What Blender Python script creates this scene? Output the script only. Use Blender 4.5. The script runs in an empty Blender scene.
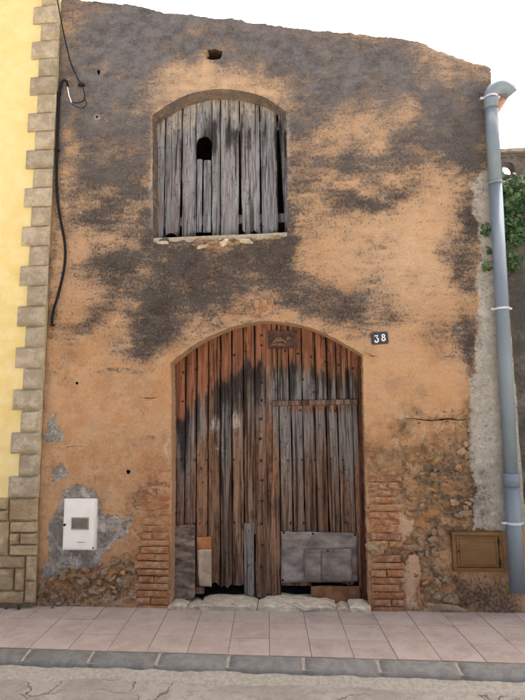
import bpy, bmesh, math, random
import numpy as np
from mathutils import Vector, Matrix
from mathutils.geometry import delaunay_2d_cdt

random.seed(7)
scene = bpy.context.scene
COL = scene.collection
R = math.radians

# ------------------------------------------------------------------ camera, sky, sun, exposure
CAM = Vector((0.0, -4.7, 1.555))
YAW, PITCH, ROLL = R(4.2), R(7.86), R(-0.66)
FPX = 529.0
fwd = Vector((-math.sin(YAW)*math.cos(PITCH), math.cos(YAW)*math.cos(PITCH), math.sin(PITCH)))
rgt = Vector((math.cos(YAW), math.sin(YAW), 0))
upv = rgt.cross(fwd)
c_, s_ = math.cos(ROLL), math.sin(ROLL)
rgt, upv = c_*rgt + s_*upv, -s_*rgt + c_*upv
cam_data = bpy.data.cameras.new("camera")
cam_data.sensor_fit = 'VERTICAL'
cam_data.sensor_height = 36
cam_data.lens = FPX/700*36
cam_data.clip_end = 500
cam = bpy.data.objects.new("camera", cam_data)
COL.objects.link(cam)
m = Matrix((rgt, upv, -fwd)).transposed().to_4x4()
m.translation = CAM
cam.matrix_world = m
scene.camera = cam

SUN_EL, SUN_AZ = R(58), R(22)        # azimuth measured clockwise from +Y
world = bpy.data.worlds.new("World")
scene.world = world
world.use_nodes = True
wn = world.node_tree
wn.nodes.clear()
sky = wn.nodes.new('ShaderNodeTexSky')
sky.sky_type = 'NISHITA'
sky.sun_disc = False
sky.sun_elevation = SUN_EL
sky.sun_rotation = SUN_AZ
sky.altitude = 0
sky.air_density = 0.2
sky.dust_density = 9.0
sky.ozone_density = 0.0
bg = wn.nodes.new('ShaderNodeBackground')
bg.inputs[1].default_value = 0.15
wo = wn.nodes.new('ShaderNodeOutputWorld')
wn.links.new(sky.outputs[0], bg.inputs[0])
wn.links.new(bg.outputs[0], wo.inputs[0])

sun_d = bpy.data.lights.new("sun", 'SUN')
sun_d.energy = 3.0
sun_d.angle = R(1.5)
sun_d.color = (1.0, 0.95, 0.88)
sun = bpy.data.objects.new("sun", sun_d)
COL.objects.link(sun)
sd = Vector((math.sin(SUN_AZ)*math.cos(SUN_EL), math.cos(SUN_AZ)*math.cos(SUN_EL), math.sin(SUN_EL)))
sun.rotation_euler = sd.to_track_quat('Z', 'Y').to_euler()
sun.location = (0, -8, 12)

scene.view_settings.view_transform = 'Standard'
scene.view_settings.look = 'None'
scene.view_settings.gamma = 1
scene.view_settings.exposure = 2.5
scene.render.engine = 'CYCLES'
scene.cycles.max_bounces = 4

# ------------------------------------------------------------------ layout helpers
def W(px, py, Y=0.0):
    """survey of the facade: photo point -> metres (x, z) on the wall plane at depth Y"""
    d = rgt*((px-262.5)/FPX) + upv*((350-py)/FPX) + fwd
    t = (Y-CAM.y)/d.y
    p = CAM + d*t
    return p.x, p.z

def rnd(a, b):
    return random.uniform(a, b)

# numpy value noise
def _hash(ix, iy, seed):
    n = (ix.astype(np.int64)*374761393 + iy.astype(np.int64)*668265263 + seed*1442695041) & 0x7fffffff
    n = ((n ^ (n >> 13))*1274126177) & 0x7fffffff
    n = (n ^ (n >> 16)) & 0xffff
    return n/65535.0
def vnoise(x, y, seed=0):
    x = np.asarray(x, float); y = np.asarray(y, float)
    ix = np.floor(x); iy = np.floor(y)
    fx = x-ix; fy = y-iy
    fx = fx*fx*fx*(fx*(fx*6-15)+10); fy = fy*fy*fy*(fy*(fy*6-15)+10)
    a = _hash(ix, iy, seed); b = _hash(ix+1, iy, seed)
    c = _hash(ix, iy+1, seed); d = _hash(ix+1, iy+1, seed)
    return (a*(1-fx)+b*fx)*(1-fy) + (c*(1-fx)+d*fx)*fy
def fbm(x, y, seed=0, octs=4, gain=.5):
    t = 0; amp = 1; s = 0
    for o in range(octs):
        t = t + amp*vnoise(np.asarray(x)*2**o + 17.3*o, np.asarray(y)*2**o - 9.1*o, seed+o)
        s += amp; amp *= gain
    return t/s                                                     # 0..1
def sstep(a, b, x):
    t = np.clip((x-a)/(b-a), 0, 1)
    return t*t*(3-2*t)
def in_poly(x, z, poly):
    inside = np.zeros(x.shape, bool)
    n = len(poly)
    for i in range(n):
        x1, z1 = poly[i]; x2, z2 = poly[(i+1) % n]
        if z1 == z2: continue
        c = ((z1 > z) != (z2 > z)) & (x < (x2-x1)*(z-z1)/(z2-z1)+x1)
        inside ^= c
    return inside

WLOC = {}
def place(o, parent, loc):
    COL.objects.link(o)
    loc = Vector(loc)
    WLOC[o.name] = loc
    if parent is not None:
        o.parent = parent
        o.location = loc - WLOC[parent.name]
    else:
        o.location = loc
    return o
def empty(name, loc, label, cat, group=None):
    o = bpy.data.objects.new(name, None)
    o.empty_display_size = .1
    place(o, None, loc)
    o['label'] = label; o['category'] = cat
    if group: o['group'] = group
    return o
def tag(o, label=None, cat=None, group=None, kind=None):
    if label: o['label'] = label
    if cat: o['category'] = cat
    if group: o['group'] = group
    if kind: o['kind'] = kind
    return o
def mesh_obj(name, verts, faces, mat, parent=None, loc=None, smooth=False, attr=None):
    """verts in world metres; origin moved to loc"""
    v = np.array(verts, float)
    if loc is None:
        loc = tuple(v.mean(axis=0))
    me = bpy.data.meshes.new(name)
    me.from_pydata((v-np.array(loc)).tolist(), [], faces)
    if mat: me.materials.append(mat)
    if smooth:
        me.polygons.foreach_set('use_smooth', [True]*len(me.polygons))
    if attr:
        for an, arr in attr.items():
            a = me.attributes.new(an, 'FLOAT_COLOR', 'POINT')
            a.data.foreach_set('color', np.asarray(arr, np.float32).ravel())
    me.update()
    o = bpy.data.objects.new(name, me)
    return place(o, parent, loc)
def bm_obj(name, bm, mat, parent=None, loc=(0, 0, 0), smooth=False):
    me = bpy.data.meshes.new(name)
    bmesh.ops.translate(bm, verts=bm.verts, vec=-Vector(loc))
    bmesh.ops.recalc_face_normals(bm, faces=bm.faces)
    bm.to_mesh(me); bm.free()
    if mat: me.materials.append(mat)
    if smooth:
        me.polygons.foreach_set('use_smooth', [True]*len(me.polygons))
    o = bpy.data.objects.new(name, me)
    return place(o, parent, loc)
def bm_box(bm, x0, x1, y0, y1, z0, z1, bev=0):
    r = bmesh.ops.create_cube(bm, size=1)
    for v in r['verts']:
        v.co = Vector(((x0+x1)/2 + v.co.x*(x1-x0), (y0+y1)/2 + v.co.y*(y1-y0), (z0+z1)/2 + v.co.z*(z1-z0)))
    if bev:
        es = {e for v in r['verts'] for e in v.link_edges}
        bmesh.ops.bevel(bm, geom=list(es), offset=bev, segments=2, affect='EDGES', profile=.6)
def bm_tube(bm, pts, rad, seg=10, cap=True):
    pts = [Vector(p) for p in pts]
    rings = []
    prev = None
    for i, p in enumerate(pts):
        d = (pts[min(i+1, len(pts)-1)] - pts[max(i-1, 0)]).normalized()
        if prev is None:
            a = d.orthogonal().normalized()
        else:
            a = (prev - d*prev.dot(d)).normalized()
        prev = a
        b = d.cross(a)
        r = rad[i] if isinstance(rad, (list, tuple)) else rad
        rings.append([bm.verts.new(p + a*(r*math.cos(2*math.pi*k/seg)) + b*(r*math.sin(2*math.pi*k/seg))) for k in range(seg)])
    for r0, r1 in zip(rings, rings[1:]):
        for k in range(seg):
            bm.faces.new((r0[k], r0[(k+1) % seg], r1[(k+1) % seg], r1[k]))
    if cap:
        bm.faces.new(rings[0][::-1]); bm.faces.new(rings[-1])
def smooth_path(pts, n=6):
    pts = [Vector(p) for p in pts]
    out = []
    for i in range(len(pts)-1):
        p0 = pts[max(i-1, 0)]; p1 = pts[i]; p2 = pts[i+1]; p3 = pts[min(i+2, len(pts)-1)]
        for k in range(n):
            t = k/n
            out.append(.5*((2*p1) + (-p0+p2)*t + (2*p0-5*p1+4*p2-p3)*t*t + (-p0+3*p1-3*p2+p3)*t**3))
    out.append(pts[-1])
    return out

def relief_block(name, quad, yb, yf, nx, nz, fn, mat, parent, smooth=False, seed=0, attr=None):
    """stone/brick/board standing in the wall plane. quad = (bl, br, tr, tl) in (x, z); fn(u, v, x, z) -> outward relief (m)"""
    bl, br, tr, tl = [np.array(q, float) for q in quad]
    us = np.linspace(0, 1, nx+1); vs = np.linspace(0, 1, nz+1)
    U, V = np.meshgrid(us, vs)
    P = (bl*((1-U)*(1-V))[..., None] + br*(U*(1-V))[..., None] + tr*(U*V)[..., None] + tl*((1-U)*V)[..., None])
    rel = fn(U, V, P[..., 0], P[..., 1])
    front = np.stack([P[..., 0], yf - rel, P[..., 1]], -1).reshape(-1, 3)
    n = (nx+1)*(nz+1)
    idx = lambda i, j: j*(nx+1)+i
    faces = [(idx(i, j), idx(i+1, j), idx(i+1, j+1), idx(i, j+1)) for j in range(nz) for i in range(nx)]
    ring = [idx(i, 0) for i in range(nx)] + [idx(nx, j) for j in range(nz)] + [idx(i, nz) for i in range(nx, 0, -1)] + [idx(0, j) for j in range(nz, 0, -1)]
    back = front[ring].copy(); back[:, 1] = yb
    front2 = front[ring]                                              # split edge ring: crisp arrises
    verts = np.vstack([front, front2, back])
    L = len(ring)
    for k in range(L):
        a, b = n+k, n+(k+1) % L
        faces.append((a, a+L, b+L, b))
    c = verts[:n].mean(axis=0)
    at = None
    if attr is not None:
        full = attr(verts[:, 0], verts[:, 2])
        at = {'wear': full}
    return mesh_obj(name, verts, faces, mat, parent, tuple(c), smooth, at)

# ------------------------------------------------------------------ node materials
class NT:
    def __init__(self, name):
        self.m = bpy.data.materials.new(name)
        self.m.use_nodes = True
        self.t = self.m.node_tree
        self.t.nodes.clear()
        self.out = self.t.nodes.new('ShaderNodeOutputMaterial')
        self.b = self.t.nodes.new('ShaderNodeBsdfPrincipled')
        self.t.links.new(self.b.outputs[0], self.out.inputs[0])
        self._obj = None
    def n(self, typ, **props):
        nd = self.t.nodes.new(typ)
        for k, v in props.items(): setattr(nd, k, v)
        return nd
    def link(self, a, b): self.t.links.new(a, b)
    def put(self, sock, v):
        if hasattr(v, 'is_linked') or hasattr(v, 'links'): self.link(v, sock)
        else:
            if isinstance(v, (tuple, list)) and len(v) == 3 and sock.type == 'RGBA': v = (*v, 1)
            sock.default_value = v
    def obj(self):
        if self._obj is None:
            self._obj = self.n('ShaderNodeTexCoord').outputs['Object']
        return self._obj
    def mapped(self, scale=(1, 1, 1), loc=(0, 0, 0), src=None, rand=0):
        mp = self.n('ShaderNodeMapping')
        mp.inputs['Scale'].default_value = scale
        mp.inputs['Location'].default_value = loc
        self.link(src or self.obj(), mp.inputs['Vector'])
        if rand:
            oi = self.n('ShaderNodeObjectInfo')
            ml = self.math('MULTIPLY', oi.outputs['Random'], rand)
            va = self.n('ShaderNodeVectorMath', operation='ADD')
            self.link(mp.outputs[0], va.inputs[0]); self.link(ml, va.inputs[1])
            return va.outputs[0]
        return mp.outputs[0]
    def noise(self, scale, detail=6, rough=.55, vec=None, dist=0):
        nd = self.n('ShaderNodeTexNoise')
        nd.inputs['Scale'].default_value = scale
        nd.inputs['Detail'].default_value = detail
        nd.inputs['Roughness'].default_value = rough
        nd.inputs['Distortion'].default_value = dist
        self.link(vec or self.obj(), nd.inputs['Vector'])
        ma = self.n('ShaderNodeMath', operation='MULTIPLY_ADD')      # spread the noise over 0..1
        self.link(nd.outputs[0], ma.inputs[0]); ma.inputs[1].default_value = 1.9; ma.inputs[2].default_value = -.45
        return ma.outputs[0]
    def voro(self, scale, feature='F1', vec=None, out=0):
        nd = self.n('ShaderNodeTexVoronoi', feature=feature)
        nd.inputs['Scale'].default_value = scale
        self.link(vec or self.obj(), nd.inputs['Vector'])
        return nd.outputs[out]
    def math(self, op, a, b=0.0, clamp=False):
        nd = self.n('ShaderNodeMath', operation=op, use_clamp=clamp)
        self.put(nd.inputs[0], a); self.put(nd.inputs[1], b)
        return nd.outputs[0]
    def ramp(self, v, a, b, smooth=True):
        nd = self.n('ShaderNodeMapRange', interpolation_type='SMOOTHSTEP' if smooth else 'LINEAR')
        self.put(nd.inputs['Value'], v)
        nd.inputs['From Min'].default_value = a; nd.inputs['From Max'].default_value = b
        return nd.outputs[0]
    def mix(self, f, a, b, blend='MIX'):
        nd = self.n('ShaderNodeMix', data_type='RGBA', blend_type=blend)
        self.put(nd.inputs[0], f); self.put(nd.inputs[6], a); self.put(nd.inputs[7], b)
        return nd.outputs[2]
    def attr(self, name):
        nd = self.n('ShaderNodeAttribute', attribute_name=name)
        sp = self.n('ShaderNodeSeparateColor')
        self.link(nd.outputs['Color'], sp.inputs[0])
        return sp.outputs[0], sp.outputs[1], sp.outputs[2], nd.outputs['Alpha']
    def rand(self):
        return self.n('ShaderNodeObjectInfo').outputs['Random']
    def bump(self, h, dist=.01, strength=1, prev=None):
        nd = self.n('ShaderNodeBump')
        nd.inputs['Strength'].default_value = strength
        nd.inputs['Distance'].default_value = dist
        self.put(nd.inputs['Height'], h)
        if prev is not None: self.link(prev, nd.inputs['Normal'])
        return nd.outputs[0]
    def done(self, color, rough=.85, normal=None, metal=0, spec=.3):
        self.put(self.b.inputs['Base Color'], color)
        self.put(self.b.inputs['Roughness'], rough)
        self.b.inputs['Metallic'].default_value = metal
        self.b.inputs['Specular IOR Level'].default_value = spec
        if normal is not None: self.link(normal, self.b.inputs['Normal'])
        return self.m

def mat_stucco():
    t = NT("old_ochre_stucco")
    stain, cement, erode, pale = t.attr('A')
    moss, red, white, crack = t.attr('B')
    big = t.noise(1.3, 5, .6)
    med = t.noise(6.5, 6, .65, dist=.4)
    fine = t.noise(42, 5, .72)
    grain = t.noise(95, 3, .8)
    col = t.mix(t.ramp(big, .3, .7), (.43, .235, .108), (.50, .295, .150))
    col = t.mix(t.ramp(med, .38, .68), col, (.52, .325, .180))
    col = t.mix(t.math('MULTIPLY', t.ramp(t.noise(3.1, 6, .7, vec=t.mapped((1, 1, 1), (4, 2, 8))), .5, .72), .55), col, (.33, .175, .085))
    col = t.mix(pale, col, t.mix(med, (.56, .40, .26), (.47, .315, .19)))
    col = t.mix(t.math('MULTIPLY', t.ramp(grain, .42, .66), .30), col, (.62, .44, .28))
    col = t.mix(t.math('MULTIPLY', t.ramp(fine, .50, .15), .38), col, (.24, .13, .065))
    col = t.mix(red, col, (.36, .13, .05))
    # eroded rubble / raw mortar
    er = t.ramp(t.math('ADD', erode, t.math('MULTIPLY', t.math('SUBTRACT', fine, .5), .7)), .3, .8)
    pebble = t.voro(30, 'F1')
    ercol = t.mix(t.ramp(t.noise(14, 6, .7), .35, .65), (.19, .12, .065), (.44, .30, .18))
    ercol = t.mix(t.ramp(t.noise(5, 4, .6, vec=t.mapped((1, 1, 2.5), (3, 3, 3))), .52, .66), ercol, (.45, .24, .10))
    col = t.mix(er, col, ercol)
    # cement
    cmix = t.ramp(t.math('ADD', cement, t.math('MULTIPLY', t.math('SUBTRACT', fine, .5), .5)), .4, .6)
    ccol = t.mix(t.ramp(t.noise(4, 6, .6), .3, .7), (.18, .168, .148), (.32, .298, .26))
    ccol = t.mix(t.math('MULTIPLY', t.ramp(fine, .50, .70), .7), ccol, (.12, .115, .105))
    ccol = t.mix(t.math('MULTIPLY', t.ramp(t.noise(11, 6, .75, vec=t.mapped((1, 1, 1), (7, 2, 1))), .56, .70), .6), ccol, (.50, .48, .44))
    xz = t.n('ShaderNodeSeparateXYZ'); t.link(t.obj(), xz.inputs[0])
    ccol = t.mix(t.math('MULTIPLY', t.ramp(xz.outputs[0], .5, 1.0), .55), ccol, (.42, .40, .345))
    col = t.mix(cmix, col, ccol)
    # lichen / soot staining, granular edges, vertical wash
    rm = t.n('ShaderNodeMapping'); rm.inputs['Rotation'].default_value = (0, R(-22), 0); rm.inputs['Scale'].default_value = (.55, 1, 2.3)
    t.link(t.obj(), rm.inputs['Vector'])
    streak = t.noise(8, 6, .75, vec=rm.outputs[0], dist=.5)
    sv = t.math('ADD', stain, t.math('MULTIPLY', t.math('SUBTRACT', fine, .5), .85))
    sv = t.math('ADD', sv, t.math('MULTIPLY', t.math('SUBTRACT', med, .5), .40))
    sv = t.math('ADD', sv, t.math('MULTIPLY', t.math('SUBTRACT', grain, .5), .95))
    sv = t.math('ADD', sv, t.math('MULTIPLY', t.math('SUBTRACT', streak, .5), .62))
    wash = t.math('ADD', stain, t.math('MULTIPLY', t.math('SUBTRACT', med, .5), .42))
    wash = t.math('ADD', wash, t.math('MULTIPLY', t.math('SUBTRACT', fine, .5), .55))
    wash = t.math('ADD', wash, t.math('MULTIPLY', t.math('SUBTRACT', streak, .5), .35))
    wf = t.math('MULTIPLY', t.ramp(wash, 0, .75, False), .74)
    col = t.mix(wf, col, t.mix(t.ramp(big, .35, .65), (.155, .130, .110), (.22, .195, .172)))
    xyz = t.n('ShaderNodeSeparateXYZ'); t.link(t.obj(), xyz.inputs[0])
    flare = t.ramp(xyz.outputs[2], 3.3, 5.0)                            # sooty mould, its colour lifted to blue-grey up the wall to imitate lens flare
    sf = t.ramp(sv, .30, .74, False)
    scol = t.mix(t.ramp(med, .35, .65), (.020, .019, .022), (.055, .050, .050))
    scol = t.mix(t.math('MULTIPLY', t.ramp(grain, .58, .72), .6), scol, (.24, .22, .20))
    scol = t.mix(t.math('MULTIPLY', flare, .9), scol, t.mix(t.math('ADD', t.math('MULTIPLY', t.ramp(grain, .2, .85), .45), t.math('MULTIPLY', t.ramp(t.noise(8.5, 6, .7, vec=t.mapped((1, 1, 1.3), (3, 9, 4))), .1, .9), .55)), (.028, .030, .040), (.285, .29, .31)))
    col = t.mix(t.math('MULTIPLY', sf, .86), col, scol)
    # moss at the foot
    mf = t.math('MULTIPLY', t.ramp(t.math('ADD', moss, t.math('MULTIPLY', t.math('SUBTRACT', fine, .5), 1.3)), .25, .95, False), .85)
    col = t.mix(mf, col, t.mix(t.ramp(grain, .4, .6), (.040, .038, .030), (.105, .098, .076)))
    col = t.mix(white, col, (.70, .66, .60))
    col = t.mix(crack, col, (.06, .035, .02))  # insides of holes and cracks painted dark, shade put into the colour
    # pits and specks
    pits = t.ramp(t.noise(75, 3, .6, vec=t.mapped((1, 1, 1), (9, 1, 5))), .80, .98)
    col = t.mix(t.math('MULTIPLY', pits, .55), col, (.16, .09, .045))
    h = t.math('ADD', t.math('MULTIPLY', fine, .6), t.math('MULTIPLY', grain, .35))
    h = t.math('SUBTRACT', h, t.math('MULTIPLY', pits, .5))
    h2 = t.math('ADD', h, t.math('MULTIPLY', t.math('MULTIPLY', pebble, er), 1.5))
    h2 = t.math('ADD', h2, t.math('MULTIPLY', t.math('MULTIPLY', sf, grain), .5))
    h2 = t.math('MULTIPLY', h2, t.math('SUBTRACT', 1, t.math('MULTIPLY', cmix, .55)))
    nrm = t.bump(h2, .014, .9)
    return t.done(col, .93, nrm, spec=.15)

def mat_yellow():
    t = NT("yellow_painted_render")
    big = t.noise(.9, 4, .5)
    med = t.noise(7, 5, .6)
    fine = t.noise(130, 5, .65)
    col = t.mix(t.ramp(big, .0, 1), (.69, .545, .21), (.75, .615, .285))
    col = t.mix(t.math('MULTIPLY', t.ramp(med, .25, .85), .5), col, (.80, .70, .40))
    dirt = t.ramp(t.noise(5, 6, .7, vec=t.mapped((1, 1, .3), (2, 7, 1))), .58, .8)
    col = t.mix(t.math('MULTIPLY', dirt, .10), col, (.55, .40, .16))
    return t.done(col, .85, t.bump(t.math('ADD', fine, t.math('MULTIPLY', med, 1.5)), .008, .6), spec=.2)

def mat_stone(name, a, b, dark, scale=1.0, bump=.6):
    t = NT(name)
    v = t.mapped((1, 1, 1), rand=37)
    n1 = t.noise(9*scale, 6, .65, vec=v)
    n2 = t.noise(70*scale, 6, .7, vec=v)
    col = t.mix(t.ramp(n1, .35, .68), a, b)
    col = t.mix(t.math('MULTIPLY', t.ramp(n2, .55, .75), .55), col, dark)
    hs = t.n('ShaderNodeHueSaturation')
    t.link(t.math('ADD', .86, t.math('MULTIPLY', t.rand(), .26)), hs.inputs['Value'])
    t.put(hs.inputs['Color'], col)
    h = t.math('ADD', n2, t.math('MULTIPLY', n1, 1.2))
    return t.done(hs.outputs[0], .9, t.bump(h, .013, bump), spec=.2)

def mat_brick():
    t = NT("old_red_brick")
    v = t.mapped((1, 1, 1), rand=53)
    n1 = t.noise(16, 6, .7, vec=v)
    n2 = t.noise(95, 5, .7, vec=v)
    r = t.rand()
    col = t.mix(r, (.36, .15, .062), (.45, .225, .10))
    r2 = t.math('FRACT', t.math('MULTIPLY', r, 7.13))
    col = t.mix(t.ramp(r2, .55, 1.0), col, (.25, .125, .075))
    col = t.mix(t.math('MULTIPLY', t.ramp(n1, .42, .68), .75), col, (.50, .33, .19))
    col = t.mix(t.math('MULTIPLY', t.ramp(n2, .55, .72), .6), col, (.14, .06, .035))
    mort = t.ramp(t.noise(11, 5, .6, vec=t.mapped((1, 1, 1), (5, 5, 5), rand=11)), .64, .85)
    col = t.mix(t.math('MULTIPLY', mort, .7), col, (.47, .36, .24))
    return t.done(col, .93, t.bump(t.math('ADD', n2, n1), .012, .8), spec=.15)

def mat_wood(name, base_a, base_b, grey, redc=(.22, .072, .028)):
    """weathered plank; wear = (red protected wood, black mould, silver grey, chalk)"""
    t = NT(name)
    red, mould, silver, chalk = t.attr('wear')
    v = t.mapped((1, 1, 1), rand=71)
    g1 = t.noise(26, 7, .65, vec=t.mapped((1, 1, .055), src=v), dist=.6)
    g2 = t.noise(120, 5, .7, vec=t.mapped((1, 1, .035), src=v))
    sp = t.noise(30, 6, .75, vec=t.mapped((1, 1, .35), src=v))
    r = t.rand()
    col = t.mix(t.ramp(g1, .35, .66), base_a, base_b)
    col = t.mix(t.math('MULTIPLY', t.math('MULTIPLY', r, .75), t.ramp(sp, .3, .6)), col, (.27, .135, .07))
    hv = t.n('ShaderNodeHueSaturation'); t.link(t.math('ADD', .70, t.math('MULTIPLY', t.math('FRACT', t.math('MULTIPLY', r, 5.7)), .55)), hv.inputs['Value']); t.put(hv.inputs['Color'], col); col = hv.outputs[0]
    sil = t.ramp(t.math('ADD', silver, t.math('MULTIPLY', t.math('SUBTRACT', g1, .5), .8)), .15, .95)
    col = t.mix(sil, col, t.mix(t.ramp(g2, .35, .65), tuple(c*.62 for c in grey), grey))
    rd = t.ramp(t.math('ADD', red, t.math('MULTIPLY', t.math('SUBTRACT', sp, .5), .6)), .25, .85)
    col = t.mix(rd, col, t.mix(t.ramp(g1, .35, .65), tuple(c*.72 for c in redc), tuple(c*1.3 for c in redc)))
    mo = t.ramp(t.math('ADD', mould, t.math('MULTIPLY', t.math('SUBTRACT', sp, .5), .65)), .25, .95)
    col = t.mix(t.math('MULTIPLY', mo, .90), col, (.022, .020, .022))
    col = t.mix(t.math('MULTIPLY', t.ramp(g2, .55, .12), .55), col, (.025, .018, .014))
    ch = t.ramp(t.math('ADD', chalk, t.math('MULTIPLY', t.math('SUBTRACT', sp, .5), .7)), .45, .75)
    col = t.mix(t.math('MULTIPLY', ch, .8), col, (.44, .39, .33))
    crack = t.ramp(t.noise(60, 3, .5, vec=t.mapped((1, 1, .022), (3, 1, 2), src=v)), .66, .82)
    col = t.mix(t.math('MULTIPLY', crack, .8), col, (.018, .013, .010))
    rot = t.ramp(t.noise(55, 4, .6, vec=t.mapped((1, 1, .45), (1, 8, 2), src=v)), .70, .88)
    col = t.mix(t.math('MULTIPLY', rot, .65), col, (.03, .02, .014))
    h = t.math('SUBTRACT', t.math('ADD', t.math('MULTIPLY', g2, .8), g1), t.math('ADD', t.math('MULTIPLY', crack, 1.6), t.math('MULTIPLY', rot, .9)))
    return t.done(col, .85, t.bump(h, .009, 1.0), spec=.15)

def mat_simple(name, a, b, scale=20, rough=.6, metal=0, spots=None, bump=.15, spec=.4, bd=.003, stretch=(1, 1, 1)):
    t = NT(name)
    v = t.mapped(stretch, rand=19)
    n1 = t.noise(scale, 6, .65, vec=v)
    col = t.mix(t.ramp(n1, .3, .7), a, b)
    n2 = t.noise(scale*4.5, 5, .7, vec=v)
    if spots:
        col = t.mix(t.math('MULTIPLY', t.ramp(n2, .58, .85), .7), col, spots)
    return t.done(col, rough, t.bump(t.math('ADD', n1, n2), bd, bump), metal, spec)

def mat_tile():
    t = NT("pink_pavement_tile")
    v = t.mapped((1, 1, 1), rand=29)
    n1 = t.noise(7, 5, .6, vec=v)
    n2 = t.noise(160, 4, .7, vec=v)
    r = t.rand()
    pos = t.n('ShaderNodeNewGeometry').outputs['Position']
    w1 = t.noise(2.6, 6, .68, vec=pos)
    w2 = t.noise(28, 5, .7, vec=pos)
    col = t.mix(r, (.345, .285, .236), (.395, .332, .28))
    col = t.mix(t.math('MULTIPLY', t.ramp(w1, .40, .9), .65), col, (.245, .198, .165))
    col = t.mix(t.math('MULTIPLY', t.ramp(w2, .58, .95), .6), col, (.20, .16, .132))
    col = t.mix(t.math('MULTIPLY', t.ramp(n1, .4, .7), .5), col, (.42, .365, .315))
    col = t.mix(t.math('MULTIPLY', t.ramp(n2, .58, .74), .5), col, (.22, .16, .14))
    return t.done(col, .9, t.bump(t.math('ADD', n2, n1), .004, .45), spec=.2)

def mat_road():
    t = NT("worn_concrete_road")
    n1 = t.noise(1.7, 6, .6)
    n2 = t.noise(12, 6, .7)
    n3 = t.noise(110, 6, .75)
    ag = t.voro(75, 'F1')
    col = t.mix(t.ramp(n1, .3, .7), (.37, .345, .29), (.47, .445, .38))
    col = t.mix(t.math('MULTIPLY', t.ramp(n2, .45, .7), .6), col, (.30, .27, .22))
    col = t.mix(t.math('MULTIPLY', t.ramp(n3, .42, .85), .75), col, (.17, .152, .125))
    col = t.mix(t.math('MULTIPLY', t.ramp(ag, .16, .02), .5), col, (.56, .53, .46))
    wob = t.n('ShaderNodeVectorMath', operation='ADD')
    nv_ = t.n('ShaderNodeTexNoise'); nv_.inputs['Scale'].default_value = 7; nv_.inputs['Detail'].default_value = 5; t.link(t.obj(), nv_.inputs['Vector'])
    sc = t.n('ShaderNodeVectorMath', operation='SCALE'); t.link(nv_.outputs[1], sc.inputs[0]); sc.inputs['Scale'].default_value = .16
    t.link(t.obj(), wob.inputs[0]); t.link(sc.outputs[0], wob.inputs[1])
    cr = t.math('MULTIPLY', t.ramp(t.voro(1.9, 'DISTANCE_TO_EDGE', vec=wob.outputs[0]), .012, .004), t.ramp(n1, .35, .6))
    col = t.mix(t.math('MULTIPLY', cr, .85), col, (.08, .07, .055))
    h = t.math('ADD', t.math('ADD', n3, n2), t.math('MULTIPLY', ag, .6))
    return t.done(col, .93, t.bump(h, .012, .8), spec=.2)

def mat_metal_sheet():
    t = NT("tarnished_zinc_sheet")
    n1 = t.noise(4.2, 5, .6, vec=t.mapped((.8, 1, 1.6), (2, 0, 5)))
    n2 = t.noise(45, 6, .7)
    col = t.mix(t.ramp(n1, .15, .85), (.075, .068, .064), (.27, .247, .222))
    rust = t.ramp(t.noise(8, 6, .7, vec=t.mapped((1, 1, 1), (4, 4, 9))), .6, .74)
    col = t.mix(t.math('MULTIPLY', rust, .6), col, (.20, .10, .05))
    col = t.mix(t.math('MULTIPLY', t.ramp(n2, .58, .75), .5), col, (.05, .045, .042))
    return t.done(col, .55, t.bump(t.math('ADD', n1, t.math('MULTIPLY', n2, .3)), .008, .3), .2, .4)

def mat_dark_wall():
    t = NT("dark_weathered_render")
    n1 = t.noise(2.2, 6, .65)
    n2 = t.noise(30, 7, .7)
    col = t.mix(t.ramp(n1, .35, .7), (.085, .080, .072), (.19, .172, .15))
    col = t.mix(t.math('MULTIPLY', t.ramp(n2, .5, .72), .6), col, (.045, .043, .042))
    return t.done(col, .93, t.bump(t.math('ADD', n2, n1), .02, .8), spec=.15)

def mat_leaf():
    t = NT("ivy_leaf")
    n = t.noise(11, 3, .5)
    col = t.mix(t.ramp(n, .3, .7), (.022, .060, .022), (.075, .135, .045))
    return t.done(col, .55, None, 0, .4)

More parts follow.
